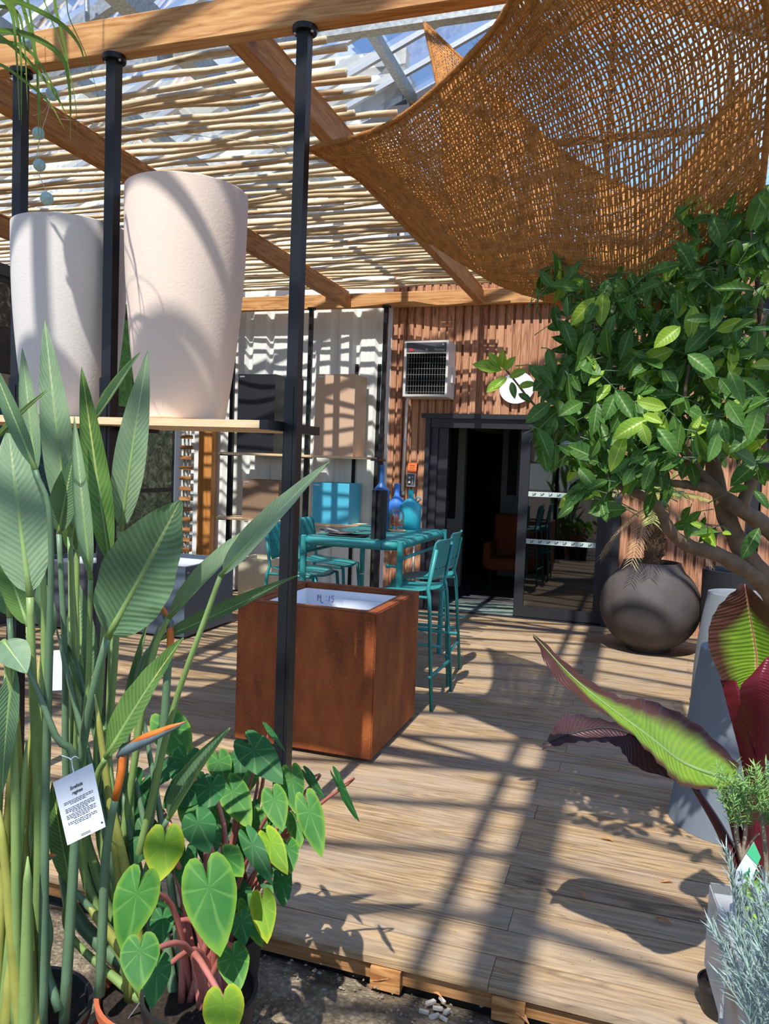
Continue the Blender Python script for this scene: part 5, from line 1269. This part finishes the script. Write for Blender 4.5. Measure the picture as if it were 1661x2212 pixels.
def frond(bm, base, az, el, L, droop, nl, ll, wl=.006):
    P = []; d = V((math.cos(az)*math.cos(el), math.sin(az)*math.cos(el), math.sin(el)))
    for i in range(17):
        t = i/16; P.append(base+d*L*t+V((0, 0, -droop*L*t*t)))
    tube(bm, P, [.006*(1-.8*i/16) for i in range(17)], 5)
    for i in range(nl):
        t = .22+.78*i/nl; k = t*16; a = int(min(k, 15)); c = P[a].lerp(P[a+1], k-a); tg = (P[a+1]-P[a]).normalized(); sd_ = tg.cross(V((0, 0, 1))).normalized()
        for s_ in (-1, 1):
            q = (sd_*s_*.8+tg*.75+V((0, 0, .12+rg.uniform(-.15, .15)))).normalized(); l_ = ll*(1-.55*t)*rg.uniform(.85, 1.1); e = c+q*l_+V((0, 0, -l_*.25))
            up_ = q.cross(tg).normalized().cross(q)*wl*.5
            m1 = c.lerp(e, .5)+V((0, 0, l_*.05))
            v_ = [bm.verts.new(x) for x in (c-up_*.6, m1-up_, e, m1+up_, c+up_*.6)]; bm.faces.new(v_)
for i in range(16):
    bm = NB(); az = i*2.4+.4; el = rg.uniform(.1, 1.25)
    if math.sin(az) > .4: el = max(el, .9)
    frond(bm, rc+V((.02, 0, 1.32)), az, el, rg.uniform(.5, .72) if math.sin(az) < .4 else .45, rg.uniform(.2, .75), 34, .24)
    build('frond', bm, M['frond' if i % 4 else 'drystraw'], pt)
for i in range(4):
    bm = NB(); frond(bm, rc+V((.02, 0, 1.30)), (2.9, 3.5, 5.9, 4.3)[i], -.1, .5, .9, 26, .2); build('dry_frond', bm, M['drystraw'], pt)

# tall planters at the right
def tallpot(name, c, r, h, rb, mat, label, bulge=.0):
    pr = [(0, 0), (rb, 0)]
    for i in range(1, 15): t = i/14; pr.append((rb+(r-rb)*t**.9+bulge*math.sin(PI*t), h*t))
    pr += [(r-.014, h+.002), (r-.022, h-.01), (r*.9, h*.8), (r*.86, h*.7), (0, h*.7)]
    bm = NB(); lathe(bm, pr, c, 64); return build(name, bm, M[mat], smooth=True, autos=.7, label=label, cat='plant pot')
def rimc(px, py, z, r):             # centre of a round rim whose left end is seen at px,py
    p = fl(px, py, z); d = V((p.x, p.y, 0)).normalized(); s_ = V((d.y, -d.x, 0)); return (p.x+s_.x*r, p.y+s_.y*r, 0)
tallpot('tall_planter', rimc(1517, 1226, .80, .27), .27, .80, .26, 'ink_black', 'near-black cylindrical planter standing behind the grey ones at the right')
tallpot('tall_planter', rimc(1529, 1276, .80, .23), .23, .80, .30, 'palegrey', 'mid-grey glossy planter between the black one and the blue-grey one', .02)
c_ = rimc(1504, 1392, .80, .17); tallpot('tall_planter', (c_[0]+.02, c_[1], 0), .17, .80, .27, 'bluegrey', 'blue-grey planter widening to its foot, nearest of the tall planters at right')

# citrus tree
ctp = V((1.55, 3.35, 0))
ctr = thing('citrus_tree', 'leafy citrus tree with grey-brown branches reaching in from the right', 'tree', tuple(ctp))
tr = [
 ([(1700, 1330, 3.35), (1655, 1262, 3.3), (1610, 1195, 3.25), (1575, 1130, 3.2), (1550, 1050, 3.2), (1530, 930, 3.2), (1545, 780, 3.2), (1560, 600, 3.15), (1570, 500, 3.1)], .050, .010),
 ([(1655, 1262, 3.3), (1600, 1225, 3.2), (1545, 1195, 3.1), (1490, 1180, 3.05), (1450, 1150, 3.0), (1420, 1095, 2.95), (1375, 1065, 2.9), (1330, 1045, 2.9), (1300, 1000, 2.9)], .034, .010),
 ([(1720, 1200, 3.3), (1650, 1135, 3.2), (1600, 1100, 3.1), (1540, 1055, 3.1), (1500, 1010, 3.1), (1470, 965, 3.05), (1430, 930, 3.0), (1350, 880, 2.95), (1250, 880, 2.9)], .036, .006),
 ([(1540, 1055, 3.1), (1490, 1048, 3.05), (1440, 1040, 3.0), (1410, 1015, 3.0)], .022, .007),
 ([(1600, 1100, 3.1), (1640, 980, 3.1), (1650, 820, 3.1), (1640, 650, 3.05), (1620, 480, 3.0)], .024, .006),
 ([(1530, 930, 3.2), (1450, 820, 3.15), (1350, 740, 3.1), (1260, 690, 3.1), (1200, 600, 3.05)], .014, .004),
 ([(1250, 880, 2.9), (1190, 905, 2.88), (1150, 870, 2.86), (1110, 820, 2.85), (1085, 790, 2.84)], .006, .0025),
 ([(1487, 790, 2.75), (1480, 850, 2.72), (1486, 900, 2.7)], .006, .005),
 ([(1560, 640, 3.15), (1490, 560, 3.1), (1470, 440, 3.05)], .007, .003), ([(1560, 640, 3.15), (1600, 540, 3.1), (1640, 430, 3.0)], .007, .003),
]
P0 = spl([ctp+V((.05, .1, -.05)), ctp+V((-.02, .02, .3)), at(1720, 1330, 3.35)], 8); bm = NB(); tube(bm, P0, .056, 12); build('trunk', bm, M['bark'], ctr, smooth=True)
twigs = []
for P, r0_, r1_ in tr:
    C_ = spl([at(*q) for q in P], 30); bm = NB(); rg = random.Random(len(P)); tube(bm, C_, [(r0_+(r1_-r0_)*i/30)*(1+.1*math.sin(i*1.7)) for i in range(31)], 10)
    build('branch', bm, M['bark'], ctr, smooth=True); twigs += C_[8:]
# leaf masses: (px, py, depth, half width px, half height px, count)
rg = random.Random(11)
blobs = [(1210, 610, 3.0, 62, 45, 34), (1290, 690, 3.0, 90, 70, 70), (1400, 640, 3.0, 110, 70, 105), (1540, 620, 3.0, 110, 90, 130), (1610, 520, 3.0, 60, 90, 70), (1500, 520, 3.1, 45, 80, 30), (1645, 480, 2.9, 26, 60, 26),
         (1235, 815, 2.95, 72, 66, 62), (1330, 820, 2.95, 110, 90, 130), (1480, 790, 2.95, 120, 90, 135), (1600, 800, 2.9, 80, 110, 90), (1240, 940, 2.9, 85, 80, 75), (1350, 950, 2.85, 95, 95, 110), (1450, 930, 2.8, 80, 75, 60), (1580, 930, 2.8, 80, 60, 45),
         (1280, 1060, 2.85, 60, 55, 34), (1380, 1010, 2.8, 50, 45, 26), (1490, 1130, 2.95, 26, 22, 6), (1420, 1070, 3.0, 34, 26, 9), (1540, 1150, 3.0, 30, 30, 7), (1620, 1030, 2.95, 30, 50, 9), (1760, 560, 3.15, 110, 150, 90), (1780, 800, 3.2, 130, 150, 100), (1880, 680, 3.3, 110, 150, 70), (1740, 950, 3.1, 70, 60, 22), (1475, 880, 3.3, 160, 160, 120), (1350, 800, 3.3, 140, 130, 90), (1560, 700, 3.3, 120, 160, 100)]
bmg, bmy = NB(), NB(); tw = NB()
def citleaf(bm, c, L, dirv, n=None):
    n = n or (CAM-c).normalized()*.9+V((rg.uniform(-.9, .9), rg.uniform(-.6, .3), rg.uniform(-.1, 1.2)))
    w = L*rg.uniform(.42, .56)
    blade(bm, c-dirv*L*.5, c+dirv*L*.5, w, n, rg.uniform(-.02, .07), rg.uniform(.15, .6), 'ellipse', 4, 6, .02, rg.uniform(-.3, .3))
allc = []
for cx, cy, cyy, hw, hh, n in blobs:
    for i in range(n):
        while True:
            a, b_ = rg.uniform(-1, 1), rg.uniform(-1, 1)
            if a*a+b_*b_ < 1: break
        yy = cyy+rg.uniform(-.28, .28); c = at(cx+a*hw, cy+b_*hh, yy); L = rg.uniform(.055, .115)*(1.15 if yy < 2.8 else 1)
        d = V((rg.uniform(-1, .8), rg.uniform(-.8, .3), rg.uniform(-1.5, .45))).normalized()
        citleaf(bmy if rg.random() < .10 else bmg, c, L, d)
        q = c-d*L*.5; tube(tw, [q, q-d*.05+V((rg.uniform(-.02, .03), .05, -.03))], [.0015, .0022], 4, cap=False); allc.append(c)
# hand-placed leaves that stand out
for (ax_, ay_), (bx_, by_), yy, f in (
    ((1400, 905), (1322, 950), 2.5, 1), ((1388, 895), (1432, 915), 2.48, 1), ((1385, 915), (1402, 965), 2.47, 1), ((1420, 925), (1462, 985), 2.5, 0), ((1485, 765), (1545, 815), 2.5, 0), ((1575, 800), (1605, 875), 2.3, 0), ((1640, 880), (1615, 955), 2.3, 0),
    ((1555, 905), (1570, 960), 2.4, 0), ((1545, 905), (1530, 950), 2.4, 0), ((1560, 655), (1535, 712), 2.6, 0), ((1540, 690), (1480, 690), 2.6, 0), ((1470, 705), (1412, 752), 2.6, 1), ((1500, 660), (1490, 735), 2.7, 1),
    ((1410, 1000), (1388, 1060), 2.5, 0), ((1395, 990), (1360, 1000), 2.5, 0), ((1350, 940), (1318, 1020), 2.5, 1), ((1370, 1010), (1345, 1050), 2.5, 0), ((1620, 500), (1655, 405), 2.7, 0), ((1640, 1140), (1600, 1210), 2.6, 0), ((1525, 1140), (1490, 1130), 2.7, 1),
    ((1560, 1150), (1580, 1155), 2.7, 1), ((1630, 1060), (1660, 1100), 2.5, 0), ((1190, 870), (1135, 915), 2.7, 0), ((1200, 900), (1185, 945), 2.7, 0), ((1270, 1040), (1220, 1100), 2.6, 0), ((1250, 1010), (1290, 1060), 2.6, 0), ((1300, 1090), (1310, 1130), 2.7, 0), ((1240, 1090), (1205, 1120), 2.7, 0), ((1330, 850), (1305, 910), 2.6, 0), ((1290, 870), (1280, 940), 2.6, 0),
    # bright sprig out to the left
    ((1082, 800), (1050, 785), 2.75, 1), ((1080, 795), (1054, 762), 2.75, 1), ((1084, 795), (1086, 755), 2.75, 1), ((1088, 800), (1115, 770), 2.75, 1), ((1095, 815), (1065, 840), 2.75, 1), ((1100, 815), (1140, 800), 2.75, 1), ((1105, 825), (1112, 862), 2.75, 0), ((1085, 800), (1020, 787), 2.75, 1), ((1090, 820), (1050, 848), 2.75, 1), ((1120, 835), (1160, 830), 2.75, 1), ((1120, 850), (1150, 870), 2.75, 0), ((1070, 790), (1040, 800), 2.75, 1)):
    A, B = at(ax_, ay_, yy), at(bx_, by_, yy-.02); L = (B-A).length
    blade(bmy if f else bmg, A, B, L*rg.uniform(.42, .6), (CAM-A).normalized()+V((rg.uniform(-.3, .3), -.2, .5)), .05, .3, 'ellipse', 6, 8, .02, .1)
build('foliage', bmg, L_['cit'], ctr, smooth=True); build('young_foliage', bmy, L_['city'], ctr, smooth=True); build('twigs', tw, M['petiole2'], ctr)

# banana plant (dark red stem, green and maroon leaves)
def path_leaf(t, name, mids, left, right, mat, rib='petiole', ny=34, nx=12, ripple=.004, mid=True):
    """a leaf skin through three guide lines: one edge, the midrib and the other edge, each a list of 3-D points"""
    a, b_, c = spl(left, ny), spl(mids, ny), spl(right, ny); bm = NB(); lay = uvl(bm); g = []
    for j in range(ny+1):
        row = []
        for i in range(nx+1):
            u = i/nx
            if u < .5: k = 1-u*2; p = b_[j].lerp(a[j], k)
            else: k = u*2-1; p = b_[j].lerp(c[j], k)
            nrm = (c[j]-a[j]).cross(b_[min(j+1, ny)]-b_[max(j-1, 0)]); nrm = nrm.normalized() if nrm.length > 1e-9 else V((0, 0, 1))
            row.append(bm.verts.new(p+nrm*(ripple*math.sin(j*1.9+k*-2)*k+(-.10*(c[j]-a[j]).length*k*(1-k)))))
        g.append(row)
    for j in range(ny):
        for i in range(nx):
            f = bm.faces.new((g[j][i], g[j][i+1], g[j+1][i+1], g[j+1][i]))
            for l, (x, y) in zip(f.loops, ((i, j), (i+1, j), (i+1, j+1), (i, j+1))): l[lay].uv = (x/nx, y/ny)
    o = build(name, bm, mat, t, smooth=True)
    if mid:
        bm = NB(); tube(bm, b_, [.0015+.0055*i/ny for i in range(ny+1)], 6); build('midrib', bm, M[rib], o, smooth=True)
    return o
bc = V((.50, 2.52, 0))
bn = thing('banana_plant', 'banana plant with a dark red stem and broad green and maroon leaves, right foreground', 'plant', tuple(bc))
pot(bn, bc, .16, .26, 'blackpot')
A_ = lambda L: [at(*q) for q in L]
path_leaf(bn, 'leaf', A_([(1152, 1372, 2.2), (1250, 1475, 2.2), (1400, 1590, 2.24), (1480, 1650, 2.28), (1590, 1688, 2.36)]),
          A_([(1153, 1368, 2.21), (1255, 1458, 2.24), (1345, 1508, 2.34), (1400, 1512, 2.42), (1500, 1560, 2.47), (1597, 1650, 2.44)]),
          A_([(1153, 1376, 2.2), (1205, 1470, 2.17), (1350, 1575, 2.17), (1425, 1650, 2.15), (1475, 1698, 2.17), (1560, 1704, 2.28)]), L_['ban'])
path_leaf(bn, 'leaf', A_([(1172, 1608, 2.35), (1250, 1580, 2.4), (1330, 1575, 2.44), (1430, 1620, 2.45), (1560, 1690, 2.46)]),
          A_([(1180, 1600, 2.4), (1222, 1545, 2.5), (1320, 1558, 2.55), (1440, 1590, 2.5), (1570, 1670, 2.48)]),
          A_([(1170, 1618, 2.34), (1255, 1602, 2.36), (1330, 1610, 2.38), (1380, 1660, 2.38), (1540, 1705, 2.42)]), L_['band'], 'blackpot')
path_leaf(bn, 'leaf', A_([(1608, 1262, 2.5), (1622, 1340, 2.54), (1634, 1420, 2.56), (1630, 1470, 2.55), (1600, 1500, 2.52)]),
          A_([(1612, 1262, 2.5), (1665, 1320, 2.46), (1700, 1400, 2.44), (1690, 1460, 2.46), (1620, 1520, 2.5)]),
          A_([(1600, 1262, 2.48), (1545, 1320, 2.42), (1530, 1390, 2.40), (1560, 1470, 2.44), (1588, 1520, 2.5)]), L_['ban'], 'pinkpet')
path_leaf(bn, 'rolled_leaf', A_([(1590, 1470, 2.42), (1612, 1560, 2.40), (1630, 1640, 2.42), (1640, 1740, 2.46)]),
          A_([(1556, 1468, 2.46), (1580, 1560, 2.44), (1600, 1640, 2.45), (1618, 1740, 2.48)]),
          A_([(1600, 1500, 2.44), (1650, 1560, 2.43), (1655, 1640, 2.45), (1662, 1740, 2.48)]), L_['banr'], mid=False)
path_leaf(bn, 'rolled_leaf', A_([(1655, 1420, 2.36), (1640, 1480, 2.34), (1645, 1550, 2.36), (1655, 1640, 2.42)]),
          A_([(1625, 1455, 2.38), (1598, 1490, 2.36), (1610, 1560, 2.38), (1640, 1650, 2.42)]),
          A_([(1720, 1400, 2.4), (1710, 1480, 2.38), (1690, 1560, 2.4), (1670, 1650, 2.44)]), L_['banr'], mid=False)
bm = NB(); tube(bm, spl([at(1650, 1690, 2.46), at(1640, 1780, 2.47), at(1635, 1880, 2.5), V((bc.x, bc.y, .2))], 14), [.030+.028*i/14 for i in range(15)], 16); build('stem', bm, plain('dark_red_stem', '#5a1a22', .4, noise=.3, nscale=12), bn, smooth=True)
for q in ([(1590, 1688, 2.36), (1610, 1740, 2.42), (1628, 1840, 2.48)], [(1560, 1690, 2.46), (1590, 1790, 2.49), (1615, 1880, 2.5)], [(1500, 1700, 2.5), (1560, 1800, 2.52), (1600, 1900, 2.52)]):
    bm = NB(); tube(bm, spl([at(*k) for k in q], 10), [.010+.012*i/10 for i in range(11)], 10); build('leaf_stalk', bm, plain('maroon_stalk', '#4a1c1e', .45, noise=.3, nscale=15), bn, smooth=True)

# plastic trough with herbs, right foreground
M['cloudy'] = None
m_, nt, nd, lk, b = newmat('cloudy_plastic'); b.inputs['Base Color'].default_value = lin('#b9bcbc'); b.inputs['Roughness'].default_value = .35
tp_ = nd.new('ShaderNodeBsdfTransparent'); tl_ = nd.new('ShaderNodeMixShader'); tl_.inputs['Fac'].default_value = .72; lk.new(tp_.outputs[0], tl_.inputs[1]); lk.new(b.outputs[0], tl_.inputs[2]); lk.new(tl_.outputs[0], nd['Material Output'].inputs['Surface']); M['cloudy'] = m_
q0 = at(1545, 1918, 1.62); q1 = at(1608, 2215, 1.12)
TZ_ = q0.z
def onz(px, py, z): return fl(px, py, z)
ra, rb_ = fl(1545, 1918, .72), fl(1606, 2090, .72)
dd = (rb_-ra); dd.z = 0; dd.normalize(); ss = V((-dd.y, dd.x, 0))
if ss.x < 0: ss = -ss
O = ra; Ln, Wd, Hh = .62, .40, .78
tt = thing('clear_trough', 'tall cloudy transparent plastic trough holding herb pots at the right edge', 'trough', (O.x, O.y, GZ))
def tb_(bm, a0, a1, b0, b1, z0, z1, t0=0, t1=0):
    vs = []
    for z, tt_ in ((z0, t0), (z1, t1)):
        for a, b__ in ((a0, b0), (a1, b0), (a1, b1), (a0, b1)):
            p = O+dd*a+ss*(b__+tt_); vs.append(bm.verts.new((p.x, p.y, z)))
    for f in ((0, 3, 2, 1), (4, 5, 6, 7), (0, 1, 5, 4), (1, 2, 6, 5), (2, 3, 7, 6), (3, 0, 4, 7)): bm.faces.new([vs[i] for i in f])
ZT = .72
bm = NB(); tb_(bm, 0, Ln, .012, .018, GZ, ZT, .05, 0); tb_(bm, 0, .006, .012, Wd, GZ, ZT, .03, 0); tb_(bm, 0, Ln, Wd, Wd+.006, GZ, ZT); tb_(bm, Ln, Ln+.006, .012, Wd, GZ, ZT); tb_(bm, 0.01, Ln, .05, Wd, GZ, GZ+.01)
build('walls', bm, M['cloudy'], tt)
bm = NB(); tb_(bm, -.01, Ln, -.008, .03, ZT-.004, ZT+.004); tb_(bm, -.012, .03, -.008, Wd, ZT-.004, ZT+.004); tb_(bm, -.01, .16, -.010, -.004, ZT-.17, ZT)
build('rim', bm, M['cloudy'], tt)
bm = NB(); tb_(bm, .02, Ln-.02, .10, Wd-.03, GZ+.012, GZ+.52); build('inner_crate', bm, plain('slate_crate', '#565c62', .6), tt)
rg = random.Random(5)
def needles(bm, P, dens, L, w, up_=.6, cone=1.):
    for i in range(len(P)-1):
        a, b__ = P[i], P[i+1]; n = max(1, int((b__-a).length*dens)); d = (b__-a).normalized(); s0, t0 = frame_of(d)
        for k in range(n):
            c = a.lerp(b__, k/n); th = rg.uniform(0, 2*PI); q = (d*up_+(s0*math.cos(th)+t0*math.sin(th))*cone).normalized()*L*rg.uniform(.7, 1.15)
            sd_ = q.cross(d).normalized()*w*.5; m1 = c+q*.5
            f = bm.faces.new([bm.verts.new(x) for x in (c-sd_*.5, m1-sd_, c+q, m1+sd_, c+sd_*.5)])
cz = V((O.x, O.y, 0))
def herbpot(c, r, h, z): 
    return None
# rosemary
rb0 = O+dd*.08+ss*.16; rb0.z = GZ+.52
rs_ = thing('rosemary', 'rosemary bush with bare woody stems and a green needle crown in the clear trough', 'herb', tuple(rb0))
pot(rs_, rb0, .075, .13, 'blackpot')
for q, r in (([(1640, 1960), (1610, 1880), (1592, 1810), (1590, 1770), (1585, 1735)], .0045), ([(1640, 1960), (1606, 1880), (1610, 1800), (1612, 1745), (1615, 1720)], .004), ([(1655, 1950), (1655, 1860), (1648, 1790), (1643, 1740)], .0045), ([(1655, 1950), (1668, 1860), (1668, 1780), (1672, 1720)], .0045), ([(1610, 1870), (1595, 1830), (1580, 1815)], .002), ([(1606, 1850), (1625, 1815), (1640, 1800)], .002)):
    C_ = spl([at(a, b_, 1.66) for a, b_ in q], 12); C_[0] = C_[0]; bm = NB(); tube(bm, [rb0+V((0, 0, .11))]+C_ if q[0][1] > 1900 else C_, r, 7); build('woody_stem', bm, plain('rosemary_wood', '#8f8069', .9, noise=.3, nscale=60, bump=.5), rs_, smooth=True)
bm = NB()
for i in range(60):
    c = at(rg.uniform(1572, 1690), rg.uniform(1715, 1790), 1.66+rg.uniform(-.06, .08)); d = V((rg.uniform(-.6, .5), rg.uniform(-.5, .3), rg.uniform(.3, 1))).normalized()
    needles(bm, [c, c+d*.04, c+d*rg.uniform(.05, .08)], 420, .022, .003)
build('needles', bm, M['rosem'], rs_)
# silver curry plant
sb0 = O+dd*.34+ss*.2; sb0.z = GZ+.52
cu_ = thing('curry_plant', 'silvery grey needle-leaved herb filling the front of the clear trough', 'herb', tuple(sb0))
pot(cu_, sb0, .09, .13, 'blackpot')
bm = NB(); bs = NB()
for i in range(85):
    yy = rg.uniform(1.05, 1.5); bx = rg.uniform(1600, 1760); tx = bx+rg.uniform(-70, 10); ty = rg.uniform(1870, 2160) if bx > 1640 else rg.uniform(1960, 2160)
    a = at(bx+40, 2330, yy); b__ = at(tx, ty, yy); P = spl([a, a.lerp(b__, .5)+V((.01, 0, .01)), b__], 8); tube(bs, P, .0013, 4, cap=False); needles(bm, P[1:], 260, .026, .0022, .9, .7)
for q in ([(1640, 2250), (1600, 2050), (1585, 1920), (1568, 1830)], [(1650, 2230), (1605, 2020), (1590, 1930), (1575, 1850)], [(1660, 2200), (1640, 2000), (1625, 1900)], [(1670, 2200), (1655, 1980), (1650, 1880)]):
    P = spl([at(a, b_, 1.3) for a, b_ in q], 14); tube(bs, P, .0016, 4); needles(bm, P, 300, .026, .0024, .9, .6)
build('stems', bs, M['silver'], cu_); build('needle_foliage', bm, M['silver'], cu_)
# lime-green sprig and plant tag
lb = O+dd*.2+ss*.27; lb.z = GZ+.52
lm = thing('lime_herb', 'lime-green small-leaved herb between the rosemary and the silver plant', 'herb', tuple(lb)); pot(lm, lb, .07, .13, 'blackpot')
bm = NB()
for i in range(70):
    c = at(rg.uniform(1615, 1675), rg.uniform(1900, 2020), 1.5+rg.uniform(-.05, .08)); d = V((rg.uniform(-1, 1), rg.uniform(-1, .2), rg.uniform(-.2, 1))).normalized(); blade(bm, c, c+d*.022, .009, None, .02, .2, 'ellipse', 2, 3)
build('leaves', bm, M['lime'], lm); bm = NB()
for i in range(9): tube(bm, [lb+V((0, 0, .11)), at(rg.uniform(1620, 1670), rg.uniform(1920, 1990), 1.5)], .0012, 4)
build('stems', bm, M['petiole'], lm)
YG = 1.58
tg = thing('herb_tag', 'white and green pointed plant tag with a rosemary picture stuck in the trough', 'plant tag', tuple(at(1600, 1940, YG)))
pts = [(1628, 1818), (1643, 1851), (1610, 1935), (1586, 1960), (1585, 1915), (1590, 1880)]
def flat(bm, P, off, y): bm.faces.new([bm.verts.new(at(a, b_, y)+V((0, off, 0))) for a, b_ in P])
bm = NB(); flat(bm, pts, 0, YG); build('card', bm, M['paper'], tg, solid=.001)
bm = NB(); flat(bm, [(1628, 1818), (1643, 1851), (1636, 1868), (1612, 1842)], -.002, YG); build('green_tip', bm, plain('tag_green', '#4fbf86', .5), tg)
bm = NB(); c = at(1612, 1880, YG)+V((0, -.002, 0))
for i in range(26):
    a = rg.uniform(-2.6, 1.4); L = rg.uniform(.012, .026); d = rt*math.cos(a)*L+up*math.sin(a)*L; q = c+rt*.004; tube(bm, [q, q+d], .0008, 4)
build('printed_sprig', bm, plain('tag_dark_green', '#1f7d4c', .5), tg)
bm = NB()
for a, b_ in ((1594, 1900), (1600, 1912), (1592, 1918)): p = at(a, b_, YG)+V((0, -.002, 0)); bar(bm, p, p+rt*.006+up*.002, .001, .004)
build('printed_marks', bm, M['ink'], tg)
# small black pot with seedling
pc = fl(1562, 2150, .05)
sg = thing('seedling_pot', 'small round black pot with a green seedling standing beside the clear trough', 'potted plant', (pc.x, pc.y, 0)); pc = V((pc.x, pc.y, 0))
pot(sg, pc, .072, .085, 'blackpot')
bm = NB()
for i in range(9):
    a = i*2.4; L = .03+.01*(i % 3); d = V((math.cos(a)*.8, math.sin(a)*.8, .25)).normalized(); c = pc+V((0, 0, .085+.012*(i % 3))); blade(bm, c, c+d*L*1.3, L*.8, V((0, -.3, 1)), .05, .1, 'ellipse', 4, 5)
build('leaves', bm, plain('seedling_green', '#3f7a3a', .5), sg, smooth=True)
bm = NB(); tube(bm, [pc+V((0, 0, .07)), pc+V((0, 0, .12))], .002, 5); build('stem', bm, M['petiole'], sg)

# ================================================================== LITTER
def dry(px, py, z, s, rot, label):
    c = fl(px, py, z); bm = NB(); d = V((math.cos(rot), math.sin(rot), 0)); blade(bm, c-d*s*.5+V((0, 0, .004)), c+d*s*.5+V((0, 0, .004)), s*.38, V((.3, -.3, 1)), .12, .9, 'ellipse', 6, 10, .05, 1.2)
    z0_ = min(v.co.z for v in bm.verts)
    for v in bm.verts: v.co.z += z+.001-z0_
    build('dry_leaf', bm, M['dryleaf'], smooth=True, label=label, cat='dry leaf', group='fallen dry leaves', solid=.0006)
dry(832, 2124, GZ+.012, .10, .2, 'curled tan dry leaf on the earth just in front of the deck')
dry(945, 2152, GZ+.012, .04, -.5, 'small orange-brown dry leaf on the earth beside the pale wood chips')
dry(1122, 2203, GZ+.012, .09, -.6, 'dry leaf on the earth at the bottom edge, right of the wood chips')
dry(1312, 1816, 0, .055, -.2, 'dry leaf on the deck above the big leaf shadow')
dry(1440, 1907, 0, .05, .3, 'dry leaf on the deck at the right, beside the leaf shadow tip')
dry(1255, 1935, 0, .055, -.8, 'dry leaf on the deck inside the top of the leaf shadow')
dry(1432, 1993, 0, .06, -.2, 'dry leaf on the deck within the shadow, nearest the trough')
dry(548, 1990, GZ+.1, .14, .9, 'withered brown leaf between the black pot and the deck edge')
bm = NB(); rg = random.Random(8)
for i in range(260):
    px = rg.gauss(1290, 190); py = rg.uniform(1560, 2090); 
    if px < 700 or px > 1540: continue
    c = fl(px, py, .0015); a = rg.uniform(0, 6.3); d = V((math.cos(a), math.sin(a), 0)); s = rg.uniform(.004, .010); n_ = V((-d.y, d.x, 0))
    bm.faces.new([bm.verts.new(p) for p in (c-d*s*.5, c-n_*s*.2+V((0, 0, .002)), c+d*s*.5, c+n_*s*.2+V((0, 0, .001)))])
build('leaf_litter', bm, plain('green_yellow_crumbs', '#a8a04a', .8), kind='stuff', label='tiny green and yellow leaf crumbs scattered over the deck', cat='litter')
chips = [(930, 2165, .035, 1.), (945, 2178, .03, .4), (955, 2160, .025, -.6), (965, 2185, .03, 1.3), (915, 2185, .03, .2), (938, 2195, .035, .9), (958, 2200, .025, -.2)]
for px, py, s, a in chips:
    c = fl(px, py, GZ+.008); bm = NB(); box(bm, -s/2, s/2, -s*.18, s*.18, 0, .008, Matrix.Translation((c.x, c.y, GZ+.004)) @ Matrix.Rotation(a, 4, 'Z') @ Matrix.Rotation(.15, 4, 'Y'))
    build('wood_chip', bm, plain('bleached_chip', '#b5afa3', .9, noise=.2, nscale=60), label='bleached wood chip in the small heap on the earth at the bottom', cat='wood chip', group='bleached wood chips in the heap')
for px, py, s in ((700, 2140, .03), (615, 2110, .02), (690, 2100, .018), (770, 2165, .016), (1040, 2172, .014), (880, 2190, .014)):
    c = fl(px, py, GZ+.006); bm = NB(); ball(bm, (c.x, c.y, GZ+.004), s*.5, 5, 1, .8, .45)
    build('stone', bm, plain('grey_stone', '#8b887e', .9, noise=.2, nscale=40), label='small grey stone lying on the earth in front of the deck', cat='stone', group='small grey stones on the earth')
bm = NB(); rg = random.Random(3)
for i in range(2600):
    x = rg.uniform(-1.6, .6); y = rg.uniform(1.2, 2.28); s = rg.uniform(.002, .008); z = gz(x, y)
    a = rg.uniform(0, 6.3); d = V((math.cos(a), math.sin(a), 0))*s; n_ = V((-d.y, d.x, 0))*rg.uniform(.3, .9)
    b0 = [bm.verts.new(V((x, y, z))+p) for p in (-d, n_, d, -n_)]; tp0 = bm.verts.new((x, y, z+s*.8))
    for k in range(4): bm.faces.new((b0[k], b0[(k+1) % 4], tp0))
build('gravel', bm, plain('mixed_gravel', '#857a68', .95, noise=.45, nscale=25), kind='stuff', label='fine gravel scattered over the dark earth in front of the deck', cat='gravel')
